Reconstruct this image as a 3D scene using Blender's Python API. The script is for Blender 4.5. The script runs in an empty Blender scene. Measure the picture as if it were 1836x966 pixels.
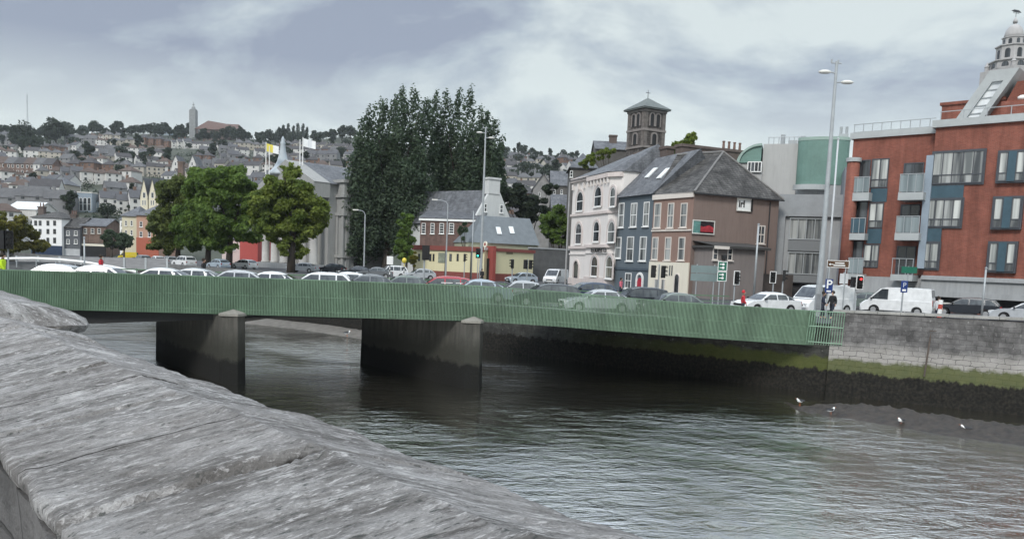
import bpy, bmesh, math, random
import numpy as np
from mathutils import Matrix, Vector, noise
R_ = math.radians
random.seed(7); rng = np.random.default_rng(11)
SC = bpy.context.scene
COL = SC.collection
# ------------------------------------------------------------------ camera
FPX, PPX, PPY, CZ = 1450.0, 918.0, 614.0, 2.5
PITCH, ROLL = R_(5.7), R_(2.3)
CAMR = (Matrix.Rotation(math.pi/2-PITCH, 3, 'X') @ Matrix.Rotation(ROLL, 3, 'Z'))
CAMRT = CAMR.transposed()
cam = bpy.data.cameras.new('camera'); cam.lens = 36*FPX/1836; cam.sensor_width = 36; cam.sensor_fit = 'HORIZONTAL'
cam.shift_y = (PPY-483)/1836; cam.clip_start = .05; cam.clip_end = 6000
cam_o = bpy.data.objects.new('camera', cam); COL.objects.link(cam_o)
cam_o.matrix_world = Matrix.Translation((0, 0, CZ)) @ CAMR.to_4x4()
SC.camera = cam_o
# ------------------------------------------------------------------ light
SUN_EL, SUN_AZ = R_(42), R_(205)          # compass azimuth of the sun, clockwise from +Y (behind the camera, to the left)
wd = bpy.data.worlds.new('World'); SC.world = wd; wd.use_nodes = True
nt = wd.node_tree; nt.nodes.clear()
def wn(t, **k):
    n = nt.nodes.new(t)
    for a, b in k.items(): setattr(n, a, b)
    return n
def wl(a, b): nt.links.new(a, b)
def wmath(op, a, b=None):
    n = wn('ShaderNodeMath', operation=op)
    for i, v in enumerate((a, b)):
        if v is None: continue
        if isinstance(v, (int, float)): n.inputs[i].default_value = v
        else: wl(v, n.inputs[i])
    return n.outputs[0]
tc = wn('ShaderNodeTexCoord'); sp = wn('ShaderNodeSeparateXYZ'); wl(tc.outputs['Generated'], sp.inputs[0])
zc = wmath('MAXIMUM', sp.outputs[2], 0.0)
den = wmath('ADD', zc, .42)
cv = wn('ShaderNodeCombineXYZ'); wl(wmath('MULTIPLY', wmath('DIVIDE', sp.outputs[0], den), -1.0), cv.inputs[0]); wl(wmath('MULTIPLY', wmath('DIVIDE', sp.outputs[1], den), 1.25), cv.inputs[1]); cv.inputs[2].default_value = 31.9
n1 = wn('ShaderNodeTexNoise'); n1.inputs['Scale'].default_value = 2.3; n1.inputs['Detail'].default_value = 9; n1.inputs['Roughness'].default_value = .56; n1.inputs['Distortion'].default_value = .25
wl(cv.outputs[0], n1.inputs['Vector'])
cr = wn('ShaderNodeValToRGB'); e = cr.color_ramp.elements
e[0].position = .42; e[0].color = (.20, .228, .285, 1); e[1].position = .60; e[1].color = (.44, .485, .485, 1)
m_ = cr.color_ramp.elements.new(.5); m_.color = (.285, .325, .365, 1)
wl(n1.outputs[0], cr.inputs[0])
# paler towards the skyline, brightest overhead, as an overcast sky is
hz = wn('ShaderNodeMapRange'); wl(zc, hz.inputs[0]); hz.inputs[1].default_value = .10; hz.inputs[2].default_value = .22; hz.inputs[3].default_value = .8; hz.inputs[4].default_value = 0
mh = wn('ShaderNodeMix', data_type='RGBA'); wl(hz.outputs[0], mh.inputs[0]); wl(cr.outputs[0], mh.inputs[6]); mh.inputs[7].default_value = (.55, .60, .575, 1)
gn = wn('ShaderNodeMapRange'); wl(zc, gn.inputs[0]); gn.inputs[1].default_value = .31; gn.inputs[2].default_value = .7; gn.inputs[3].default_value = 10; gn.inputs[4].default_value = 34
sc_ = wn('ShaderNodeVectorMath', operation='SCALE'); wl(mh.outputs[2], sc_.inputs[0]); wl(gn.outputs[0], sc_.inputs[3])
sky = wn('ShaderNodeTexSky', sky_type='NISHITA'); sky.sun_disc = False; sky.sun_elevation = SUN_EL; sky.sun_rotation = SUN_AZ
mx = wn('ShaderNodeMix', data_type='RGBA'); mx.inputs[0].default_value = .94; wl(sky.outputs[0], mx.inputs[6]); wl(sc_.outputs[0], mx.inputs[7])
bg = wn('ShaderNodeBackground'); bg.inputs[1].default_value = .1; wl(mx.outputs[2], bg.inputs[0])
wo = wn('ShaderNodeOutputWorld'); wl(bg.outputs[0], wo.inputs[0])
sun = bpy.data.lights.new('sun', 'SUN'); sun.energy = 1.5; sun.angle = R_(14); sun.color = (1, .96, .9)
sun_o = bpy.data.objects.new('sun', sun); COL.objects.link(sun_o)
sd = Vector((math.sin(SUN_AZ)*math.cos(SUN_EL), math.cos(SUN_AZ)*math.cos(SUN_EL), math.sin(SUN_EL)))
sun_o.rotation_euler = sd.to_track_quat('Z', 'Y').to_euler()
SC.view_settings.view_transform = 'Standard'; SC.view_settings.look = 'None'; SC.view_settings.exposure = 0.72; SC.view_settings.gamma = 1
SC.view_settings.use_curve_mapping = False
SC.cycles.max_bounces = 5; SC.cycles.diffuse_bounces = 3; SC.cycles.glossy_bounces = 3; SC.cycles.transparent_max_bounces = 6
# ------------------------------------------------------------------ where a pixel of the photograph lies in the world
def ray(px, py): return CAMR @ Vector(((px-PPX)/FPX, -(py-PPY)/FPX, -1))
def Xat(px, Y, z=CZ):
    b = CAMRT @ Vector((0, Y, z-CZ)); a = CAMRT @ Vector((1, 0, 0)); d = px-PPX
    return -(d*b.z+FPX*b.x)/(FPX*a.x+d*a.z)
def P(px, Y, z): return Vector((Xat(px, Y, z), Y, z))
def onY(px, py, Y):
    d = ray(px, py); return Vector((0, 0, CZ))+d*(Y/d.y)
def zat(px, py, Y): return onY(px, py, Y).z
def project(p):
    v = CAMRT @ (Vector(p)-Vector((0, 0, CZ))); return PPX+FPX*v.x/-v.z, PPY-FPX*v.y/-v.z
# ------------------------------------------------------------------ materials
MATS = {}
def nodes(name, rough=.8, metal=0, spec=.4):
    m = bpy.data.materials.new(name); m.use_nodes = True; t = m.node_tree; b = t.nodes['Principled BSDF']
    b.inputs['Roughness'].default_value = rough; b.inputs['Metallic'].default_value = metal; b.inputs['Specular IOR Level'].default_value = spec
    return m, t, b
def c4(c): return (c[0], c[1], c[2], 1)
def tnoise(t, vec, scale, detail=4, rough=.55, dist=0):
    n = t.nodes.new('ShaderNodeTexNoise'); n.inputs['Scale'].default_value = scale; n.inputs['Detail'].default_value = detail
    n.inputs['Roughness'].default_value = rough; n.inputs['Distortion'].default_value = dist
    if vec is not None: t.links.new(vec, n.inputs['Vector'])
    return n.outputs[0]
def trange(t, v, a, b, c=0., d=1.):
    n = t.nodes.new('ShaderNodeMapRange')
    t.links.new(v, n.inputs[0])
    for i, q in enumerate((a, b, c, d)): n.inputs[i+1].default_value = q
    return n.outputs[0]
def tmix(t, f, a, b, blend='MIX'):
    n = t.nodes.new('ShaderNodeMix'); n.data_type = 'RGBA'; n.blend_type = blend
    for s, v in ((0, f), (6, a), (7, b)):
        if isinstance(v, (int, float)): n.inputs[s].default_value = v
        elif isinstance(v, (tuple, list)): n.inputs[s].default_value = c4(v)
        else: t.links.new(v, n.inputs[s])
    return n.outputs[2]
def tmath(t, op, a, b=None):
    n = t.nodes.new('ShaderNodeMath'); n.operation = op
    for i, v in enumerate((a, b)):
        if v is None: continue
        if isinstance(v, (int, float)): n.inputs[i].default_value = v
        else: t.links.new(v, n.inputs[i])
    return n.outputs[0]
def tbump(t, b, h, strength=.4, dist=.02):
    n = t.nodes.new('ShaderNodeBump'); n.inputs['Strength'].default_value = strength; n.inputs['Distance'].default_value = dist
    t.links.new(h, n.inputs['Height']); t.links.new(n.outputs[0], b.inputs['Normal'])
def tcoord(t, stretch=None):
    tc = t.nodes.new('ShaderNodeTexCoord'); o = tc.outputs['Object']
    if stretch:
        mp = t.nodes.new('ShaderNodeMapping'); mp.inputs['Scale'].default_value = stretch; t.links.new(o, mp.inputs[0]); o = mp.outputs[0]
    return o
def mat(name, col, rough=.8, var=.22, scale=1.5, bump=.15, metal=0, spec=.4, stretch=None):
    if name in MATS: return MATS[name]
    m, t, b = nodes(name, rough, metal, spec); v = tcoord(t, stretch)
    a = tnoise(t, v, scale, 5, .6); f = tnoise(t, v, scale*9, 3, .6)
    mixv = tmath(t, 'ADD', tmath(t, 'MULTIPLY', a, .7), tmath(t, 'MULTIPLY', f, .3))
    k = trange(t, mixv, .3, .7)
    t.links.new(tmix(t, k, [c*(1-var) for c in col], [min(1, c*(1+var)) for c in col]), b.inputs['Base Color'])
    if bump: tbump(t, b, f, bump, .02)
    MATS[name] = m; return m
def render_wall(name, col, dirt=.35, rough=.85):
    # painted render: rain streaks and blotches of the wall's own
    if name in MATS: return MATS[name]
    m, t, b = nodes(name, rough, 0, .3); v = tcoord(t); vs = tcoord(t, (2.2, 2.2, .22))
    k = trange(t, tnoise(t, vs, 1.6, 5, .65), .45, .75); k2 = trange(t, tnoise(t, v, .7, 4, .6), .4, .75)
    c = tmix(t, tmath(t, 'MULTIPLY', k, dirt), col, [x*.45 for x in col])
    c = tmix(t, tmath(t, 'MULTIPLY', k2, dirt*.7), c, [x*.6 for x in col])
    t.links.new(c, b.inputs['Base Color']); tbump(t, b, tnoise(t, v, 14, 3), .15, .02)
    MATS[name] = m; return m
def brick(name, c1, c2, mortar, bw=.24, bh=.085, ms=.01, rough=.85, bump=.3, blotch=.25):
    if name in MATS: return MATS[name]
    m, t, b = nodes(name, rough, 0, .25); o = tcoord(t)
    s = t.nodes.new('ShaderNodeSeparateXYZ'); t.links.new(o, s.inputs[0]); cb = t.nodes.new('ShaderNodeCombineXYZ')
    t.links.new(tmath(t, 'ADD', s.outputs[0], s.outputs[1]), cb.inputs[0]); t.links.new(s.outputs[2], cb.inputs[1])
    br = t.nodes.new('ShaderNodeTexBrick'); t.links.new(cb.outputs[0], br.inputs['Vector'])
    br.inputs['Color1'].default_value = c4(c1); br.inputs['Color2'].default_value = c4(c2); br.inputs['Mortar'].default_value = c4(mortar)
    br.inputs['Scale'].default_value = 1; br.inputs['Brick Width'].default_value = bw; br.inputs['Row Height'].default_value = bh; br.inputs['Mortar Size'].default_value = ms
    k = tmath(t, 'MULTIPLY', trange(t, tnoise(t, o, .6, 5, .65), .35, .7, 1-blotch, 1+blotch*.6), trange(t, tnoise(t, tcoord(t, (1.5, 1.5, .12)), 1.2, 5, .65), .42, .72, 1.08, 1-blotch*1.3))
    sc = t.nodes.new('ShaderNodeVectorMath'); sc.operation = 'SCALE'; t.links.new(br.outputs[0], sc.inputs[0]); t.links.new(k, sc.inputs[3])
    t.links.new(sc.outputs[0], b.inputs['Base Color'])
    tbump(t, b, tmath(t, 'SUBTRACT', tnoise(t, o, 8, 3), br.outputs['Fac']), bump, .02)
    MATS[name] = m; return m
def leafmat(name, ca, cb, cc):
    if name in MATS: return MATS[name]
    m, t, b = nodes(name, .65, 0, .25); o = tcoord(t)
    g = t.nodes.new('ShaderNodeNewGeometry')
    c = tmix(t, g.outputs['Random Per Island'], ca, cb)
    c = tmix(t, trange(t, tnoise(t, o, .45, 3), .42, .66), c, cc)
    t.links.new(c, b.inputs['Base Color'])
    tr = t.nodes.new('ShaderNodeBsdfTranslucent'); t.links.new(c, tr.inputs[0])
    ms = t.nodes.new('ShaderNodeMixShader'); ms.inputs[0].default_value = .48
    t.links.new(b.outputs[0], ms.inputs[1]); t.links.new(tr.outputs[0], ms.inputs[2])
    t.links.new(ms.outputs[0], t.nodes['Material Output'].inputs[0])
    MATS[name] = m; return m
def paint(name, col, rough=.25):
    if name in MATS: return MATS[name]
    m, t, b = nodes(name, rough, 0, .5); o = tcoord(t)
    k = trange(t, tnoise(t, o, 3, 4), .35, .7)
    t.links.new(tmix(t, k, col, [c*.82 for c in col]), b.inputs['Base Color'])
    b.inputs['Coat Weight'].default_value = .5; b.inputs['Coat Roughness'].default_value = .1
    MATS[name] = m; return m
def glow(name, col, st):
    if name in MATS: return MATS[name]
    m, t, b = nodes(name, .3); b.inputs['Base Color'].default_value = c4([c*.5 for c in col]); b.inputs['Emission Color'].default_value = c4(col); b.inputs['Emission Strength'].default_value = st
    MATS[name] = m; return m
def glassmat(name, ca, cb, scale=.8, rough=.06):
    if name in MATS: return MATS[name]
    m, t, b = nodes(name, rough, 0, .6); o = tcoord(t, (1.6, 1.6, .10))
    t.links.new(tmix(t, trange(t, tnoise(t, o, scale, 2), .40, .62), ca, cb), b.inputs['Base Color'])
    MATS[name] = m; return m
white = mat('white_paint', (.74, .74, .72), .55, .1, 3, .05)
offwhite = mat('off_white_paint', (.6, .59, .55), .7, .15, 2)
greymetal = mat('galvanised_steel', (.34, .36, .37), .5, .15, 2, .05, .3)
darkmetal = mat('dark_metal', (.03, .032, .035), .5, .3, 3, .05)
black = mat('black_plastic', (.012, .012, .013), .45, .3, 4, .05)
rubber = mat('tyre_rubber', (.015, .015, .015), .8, .3, 6)
slate = brick('slate_roof', (.105, .11, .12), (.15, .155, .165), (.06, .062, .07), .45, .2, .012, .6, .35, .3)
darkslate = brick('old_slate_roof', (.075, .072, .07), (.13, .125, .12), (.035, .035, .035), .4, .22, .02, .8, .6, .45)
pane_dark = glassmat('window_glass', (.02, .022, .025), (.08, .09, .1))
pane_mid = glassmat('window_glass_with_blind', (.05, .055, .06), (.34, .35, .34), 1.2)
pane_pale = glassmat('window_glass_with_curtain', (.12, .13, .13), (.55, .56, .53), .9)
concrete = render_wall('grey_concrete', (.33, .34, .345), .4)
asphalt = mat('asphalt', (.055, .056, .06), .9, .25, .6, .2)
paving = mat('paving', (.2, .2, .195), .9, .2, .8, .2)
# ------------------------------------------------------------------ mesh building
class MB:
    def __init__(s): s.v = []; s.f = []; s.smooth = False
    def add(s, vs, fs):
        o = len(s.v); s.v += [tuple(v) for v in vs]; s.f += [tuple(i+o for i in f) for f in fs]; return s
    def box(s, x0, y0, z0, x1, y1, z1):
        return s.add([(x0, y0, z0), (x1, y0, z0), (x1, y1, z0), (x0, y1, z0), (x0, y0, z1), (x1, y0, z1), (x1, y1, z1), (x0, y1, z1)],
                     [(0, 3, 2, 1), (4, 5, 6, 7), (0, 1, 5, 4), (1, 2, 6, 5), (2, 3, 7, 6), (3, 0, 4, 7)])
    def rbox(s, c, size, rz=0, rx=0):
        M_ = Matrix.Translation(c) @ Matrix.Rotation(rz, 4, 'Z') @ Matrix.Rotation(rx, 4, 'X'); a, b, d = [q/2 for q in size]
        vs = [M_ @ Vector(q) for q in ((-a, -b, -d), (a, -b, -d), (a, b, -d), (-a, b, -d), (-a, -b, d), (a, -b, d), (a, b, d), (-a, b, d))]
        return s.add(vs, [(0, 3, 2, 1), (4, 5, 6, 7), (0, 1, 5, 4), (1, 2, 6, 5), (2, 3, 7, 6), (3, 0, 4, 7)])
    def tube(s, p0, p1, r0, r1=None, n=8, cap=True):
        r1 = r0 if r1 is None else r1; p0, p1 = Vector(p0), Vector(p1); d = (p1-p0).normalized()
        a = d.orthogonal().normalized(); b = d.cross(a); vs = []
        for p, r in ((p0, r0), (p1, r1)):
            vs += [p+(a*math.cos(2*math.pi*i/n)+b*math.sin(2*math.pi*i/n))*r for i in range(n)]
        fs = [(i, (i+1) % n, n+(i+1) % n, n+i) for i in range(n)]
        if cap: fs += [tuple(range(n-1, -1, -1)), tuple(range(n, 2*n))]
        return s.add(vs, fs)
    def path(s, pts, r, n=6):
        for a, b in zip(pts[:-1], pts[1:]): s.tube(a, b, r, r, n)
        return s
    def prism(s, poly, z0, z1):           # poly of (x, y), extruded in z
        n = len(poly)
        return s.add([(x, y, z0) for x, y in poly]+[(x, y, z1) for x, y in poly], [tuple(range(n-1, -1, -1)), tuple(range(n, 2*n))]+[(i, (i+1) % n, n+(i+1) % n, n+i) for i in range(n)])
    def plate(s, poly, y0, y1):           # poly of (x, z), extruded in y (y0 is the front)
        n = len(poly)
        return s.add([(x, y0, z) for x, z in poly]+[(x, y1, z) for x, z in poly], [tuple(range(n)), tuple(range(2*n-1, n-1, -1))]+[(i, n+i, n+(i+1) % n, (i+1) % n) for i in range(n)])
    def ring(s, po, pi, y0, y1):          # frame between two outlines of (x, z)
        n = len(po); vs = [(x, y0, z) for x, z in po]+[(x, y0, z) for x, z in pi]+[(x, y1, z) for x, z in po]+[(x, y1, z) for x, z in pi]; fs = []
        for i in range(n):
            j = (i+1) % n
            fs += [(i, j, n+j, n+i), (n+i, n+j, 3*n+j, 3*n+i), (2*n+j, 2*n+i, 3*n+i, 3*n+j), (j, i, 2*n+i, 2*n+j)]
        return s.add(vs, fs)
    def lathe(s, prof, n=12, c=(0, 0, 0)):
        vs = [(c[0]+r*math.cos(2*math.pi*i/n), c[1]+r*math.sin(2*math.pi*i/n), c[2]+z) for r, z in prof for i in range(n)]; m = len(prof)
        fs = [(k*n+i, k*n+(i+1) % n, (k+1)*n+(i+1) % n, (k+1)*n+i) for k in range(m-1) for i in range(n)]
        fs += [tuple(range(n-1, -1, -1)), tuple(range((m-1)*n, m*n))]
        return s.add(vs, fs)
    def build(s, name, m, parent=None, smooth=None, loc=None):
        me = bpy.data.meshes.new(name); me.from_pydata(s.v, [], s.f); me.validate()
        bm = bmesh.new(); bm.from_mesh(me); bmesh.ops.recalc_face_normals(bm, faces=bm.faces); bm.to_mesh(me); bm.free()
        if smooth or (smooth is None and s.smooth): me.polygons.foreach_set('use_smooth', [True]*len(me.polygons))
        me.materials.append(m); o = bpy.data.objects.new(name, me); COL.objects.link(o)
        if parent: o.parent = parent
        if loc is not None: o.location = loc
        return o
def npmesh(name, V, F, m, parent=None, smooth=False):
    me = bpy.data.meshes.new(name); k = F.shape[1]
    me.vertices.add(len(V)); me.vertices.foreach_set('co', np.asarray(V, np.float32).ravel())
    me.loops.add(F.size); me.loops.foreach_set('vertex_index', F.astype(np.int32).ravel())
    me.polygons.add(len(F)); me.polygons.foreach_set('loop_start', np.arange(0, F.size, k, dtype=np.int32)); me.polygons.foreach_set('loop_total', np.full(len(F), k, np.int32))
    if smooth: me.polygons.foreach_set('use_smooth', np.ones(len(F), bool))
    me.update(calc_edges=True); me.validate(); me.materials.append(m)
    o = bpy.data.objects.new(name, me); COL.objects.link(o)
    if parent: o.parent = parent
    return o
def tag(o, label=None, cat=None, group=None, kind=None):
    for k, v in (('label', label), ('category', cat), ('group', group), ('kind', kind)):
        if v: o[k] = v
    return o
def thing(name, label, cat, loc, rz=0, group=None):
    o = bpy.data.objects.new(name, None); COL.objects.link(o); o.empty_display_size = .3
    o.location = loc; o.rotation_euler = (0, 0, rz); return tag(o, label, cat, group)
KIDS = {}
def copy_tree(o, parent=None):
    c = o.copy(); COL.objects.link(c)
    if parent: c.parent = parent
    for ch in list(o.children): copy_tree(ch, c)
    return c
def text(s, size, m, parent, loc, name='lettering', rz=0, ext=.012, bold=0.0, name_align='CENTER'):
    cu = bpy.data.curves.new('t', 'FONT'); cu.body = s; cu.size = size; cu.extrude = ext; cu.align_x = name_align; cu.align_y = 'CENTER'; cu.offset = bold
    o = bpy.data.objects.new('t', cu); COL.objects.link(o); bpy.context.view_layer.update()
    me = bpy.data.meshes.new_from_object(o.evaluated_get(bpy.context.evaluated_depsgraph_get())); bpy.data.objects.remove(o)
    me.materials.clear(); me.materials.append(m); me.name = name
    q = bpy.data.objects.new(name, me); COL.objects.link(q); q.parent = parent; q.location = loc; q.rotation_euler = (math.pi/2, 0, rz); return q
def skin(name, verts, edges, radii, m, parent, sub=2):
    me = bpy.data.meshes.new(name); me.from_pydata(verts, edges, []); o = bpy.data.objects.new(name, me); COL.objects.link(o)
    o.modifiers.new('s', 'SKIN'); o.modifiers.new('d', 'SUBSURF').levels = sub
    for i, r in enumerate(radii): me.skin_vertices[0].data[i].radius = r if isinstance(r, tuple) else (r, r)
    me.skin_vertices[0].data[0].use_root = True
    bpy.context.view_layer.update()
    nm = bpy.data.meshes.new_from_object(o.evaluated_get(bpy.context.evaluated_depsgraph_get())); bpy.data.objects.remove(o)
    nm.materials.clear(); nm.materials.append(m); nm.polygons.foreach_set('use_smooth', [True]*len(nm.polygons)); nm.name = name
    q = bpy.data.objects.new(name, nm); COL.objects.link(q); q.parent = parent; return q
# ------------------------------------------------------------------ a wall plane seen in the photograph
class Fac:
    def __init__(s, pa, ya, pb, yb, zg):
        s.a = P(pa, ya, CZ); s.b = P(pb, yb, CZ); s.a.z = s.b.z = zg; d = s.b-s.a; s.w = d.length; s.zg = zg
        s.rz = math.atan2(d.y, d.x); s.u = d.normalized(); s.n = Vector((-s.u.y, s.u.x, 0))
    def uz(s, px, py, y=0):
        d = ray(px, py); o = Vector((0, 0, CZ)); t = (s.a+s.n*y-o).dot(s.n)/d.dot(s.n); q = o+d*t-s.a
        return q.dot(s.u), q.z
    def rect(s, x0, y0, x1, y1, y=0):
        pts = [s.uz(x, v, y) for x, v in ((x0, y0), (x1, y0), (x1, y1), (x0, y1))]
        return (pts[0][0]+pts[3][0])/2, (pts[2][1]+pts[3][1])/2, (pts[1][0]+pts[2][0])/2, (pts[0][1]+pts[1][1])/2   # u0, z0, u1, z1
    def z(s, px, py): return s.uz(px, py)[1]
    def thing(s, name, label, cat, group=None): return thing(name, label, cat, s.a, s.rz, group)
def rectpoly(u0, z0, u1, z1): return [(u0, z0), (u1, z0), (u1, z1), (u0, z1)]
def archpoly(u0, z0, u1, z1, n=8):
    r = (u1-u0)/2; c = (u0+u1)/2
    return [(u0, z0), (u1, z0)]+[(c+r*math.cos(math.pi*i/n), z1-r+r*math.sin(math.pi*i/n)) for i in range(n+1)]
def window(root, u0, z0, u1, z1, fm=None, pm=None, fw=.07, nv=1, nh=1, arch=False, sill=None, y=0, d=.05, name='window'):
    fm = fm or white; pm = pm or pane_dark; pl = archpoly if arch else rectpoly; b = MB()
    b.ring(pl(u0, z0, u1, z1), pl(u0+fw, z0+fw, u1-fw, z1-fw), y-d, y+.02)
    for i in range(1, nv): x = u0+(u1-u0)*i/nv; b.box(x-fw*.35, y-d*.8, z0+fw, x+fw*.35, y-.006, z1-fw)
    for i in range(1, nh): q = z0+(z1-z0)*i/nh; b.box(u0+fw, y-d*.9, q-fw*.4, u1-fw, y-.006, q+fw*.4)
    if sill: b.box(u0-.1, y-.16, z0-.1, u1+.1, y, z0-.002)
    o = b.build(name, fm, root)
    MB().plate(pl(u0+fw-.01, z0+fw-.01, u1-fw+.01, z1-fw+.01), y-.018, y+.01).build('pane', pm, o)
    return o
def hiproof(b, x0, y0, x1, y1, z0, h, ov=.3, inset=None):
    x0 -= ov; y0 -= ov; x1 += ov; y1 += ov; m = (y0+y1)/2; i = min((y1-y0)/2, (x1-x0)/2-.05) if inset is None else inset
    b.add([(x0, y0, z0), (x1, y0, z0), (x1, y1, z0), (x0, y1, z0), (x0+i, m, z0+h), (x1-i, m, z0+h)], [(0, 1, 5, 4), (1, 2, 5), (2, 3, 4, 5), (3, 0, 4), (3, 2, 1, 0)])
    b.box(x0, y0, z0-.12, x1, y1, z0-.003)
def gableroof(b, x0, y0, x1, y1, z0, h, ov=.3, t=.15):
    # ridge along x; a folded slab
    m = (y0+y1)/2; x0 -= ov; x1 += ov; k = h/(m-y0); ya, yb = y0-ov, y1+ov; za = z0-ov*k
    prof = [(ya, za), (m, z0+h), (yb, za), (yb, za+t), (m, z0+h+t), (ya, za+t)]
    b.add([(x0, y, z) for y, z in prof]+[(x1, y, z) for y, z in prof], [(0, 1, 4, 5), (1, 2, 3, 4), (11, 10, 7, 6), (10, 9, 8, 7)]+[(i, (i+1) % 6, 6+(i+1) % 6, 6+i) for i in range(6)])
def gablewall(b, x0, y0, x1, y1, z0, z1, h):
    # box whose two x-ends rise to a point
    m = (y0+y1)/2; vs = [(x, y, z) for x in (x0, x1) for y, z in ((y0, z0), (y1, z0), (y1, z1), (m, z1+h), (y0, z1))]
    b.add(vs, [(0, 1, 2, 3, 4), (9, 8, 7, 6, 5), (0, 5, 6, 1), (1, 6, 7, 2), (2, 7, 8, 3), (3, 8, 9, 4), (4, 9, 5, 0)])
# ================================================================== THE SETTING
ZW, ZS = -4.3, -.3                      # water, street
RB = [(58.7, 23.5), (26.3, 41.5), (18.15, 46.0), (-12.5, 70), (-28, 85), (-80, 137), (-200, 257)]
def struct(o): o['kind'] = 'structure'; return o
# --- water
m, t, b = nodes('river_water', .04, 0, .5); o = tcoord(t)
def wmap(rot, sc):
    q = t.nodes.new('ShaderNodeMapping'); q.inputs['Rotation'].default_value = (0, 0, R_(rot)); t.links.new(o, q.inputs[0]); r = t.nodes.new('ShaderNodeMapping'); r.inputs['Scale'].default_value = sc; t.links.new(q.outputs[0], r.inputs[0]); return r.outputs[0]
calm = trange(t, tnoise(t, o, .09, 4, .55, .6), .40, .60, .25, 1)
h = tmath(t, 'ADD', tmath(t, 'MULTIPLY', tnoise(t, wmap(-6, (.8, 1.45, 1)), 1.0, 5, .62, .5), 1.0), tmath(t, 'MULTIPLY', tnoise(t, wmap(10, (1.3, 2.3, 1)), 2.6, 2, .55, .4), .17))
bn = t.nodes.new('ShaderNodeBump'); bn.inputs['Strength'].default_value = .6; bn.inputs['Distance'].default_value = .22; t.links.new(tmath(t, 'MULTIPLY', h, calm), bn.inputs['Height'])
t.links.new(tmix(t, trange(t, tnoise(t, o, .05, 3), .4, .65), (.018, .018, .014), (.034, .030, .021)), b.inputs['Base Color']); t.links.new(bn.outputs[0], b.inputs['Normal']); b.inputs['Specular IOR Level'].default_value = 0
gl = t.nodes.new('ShaderNodeBsdfGlossy'); gl.inputs['Roughness'].default_value = .07; gl.inputs['Color'].default_value = (.97, .97, .95, 1); t.links.new(bn.outputs[0], gl.inputs['Normal'])
fz = t.nodes.new('ShaderNodeFresnel'); fz.inputs['IOR'].default_value = 3.6; t.links.new(bn.outputs[0], fz.inputs['Normal'])
mw = t.nodes.new('ShaderNodeMixShader'); t.links.new(tmath(t, 'MINIMUM', tmath(t, 'MULTIPLY', fz.outputs[0], 1.75), .95), mw.inputs[0]); t.links.new(b.outputs[0], mw.inputs[1]); t.links.new(gl.outputs[0], mw.inputs[2]); t.links.new(mw.outputs[0], t.nodes['Material Output'].inputs[0])
struct(MB().add([(-700, -60, ZW), (250, -60, ZW), (250, 900, ZW), (-700, 900, ZW)], [(0, 1, 2, 3)]).build('river', m))
# --- land
def flat(pts, z, name, m): return struct(MB().add([(x, y, z) for x, y in pts], [tuple(range(len(pts)))]).build(name, m))
flat([(p[0], p[1]+.05) for p in RB]+[(-200, 330), (330, 330), (330, 23.5)], ZS, 'street', asphalt)
W = Vector((-.656, .755, 0)).normalized(); N = Vector((W.y, -W.x, 0))
def sw(s, n, z): return W*s+N*n+Vector((0, 0, z))
flat([tuple(sw(s, n, 0)[:2]) for s, n in ((-40, .45), (140, .45), (140, -160), (-40, -160))], .85, 'quay_path', paving)
# --- hill
def sky_tan(tx): return float(np.interp(tx, [-.8, -.63, -.46, -.30, -.2, -.1, 0, .07, .2, .5], [.125, .130, .1365, .137, .142, .138, .131, .128, .10, .05]))
def hill_z(x, y):
    tx = x/max(y, 1); y0 = float(np.interp(tx, [-.5, -.2, .02, .2], [192, 185, 140, 130])); top = sky_tan(tx)*900+2.5
    k = max(0, y-y0)/(900-y0); k = min(k, 1.0)
    z = -1.2+top*(k**1.08)+(noise.noise((x*.012, y*.012, 3))*5+noise.noise((x*.03, y*.03, 7))*2)*min(1, k*5)
    if y > 900: z -= (y-900)*.08
    return z
hv, hf = [], []; ts = np.linspace(-.85, .62, 120); ys = np.concatenate([np.linspace(128, 300, 30), np.linspace(310, 1000, 50), np.linspace(1040, 1700, 8)])
for yy in ys:
    for tx in ts: hv.append((tx*yy, yy, hill_z(tx*yy, yy)))
for i in range(len(ys)-1):
    for j in range(len(ts)-1): a = i*len(ts)+j; hf.append((a, a+1, a+1+len(ts), a+len(ts)))
hillm = mat('hillside_scrub', (.05, .056, .04), .95, .5, .06, .3)
hb = MB(); hb.v = hv; hb.f = hf; struct(hb.build('hillside', hillm, smooth=True))
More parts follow.
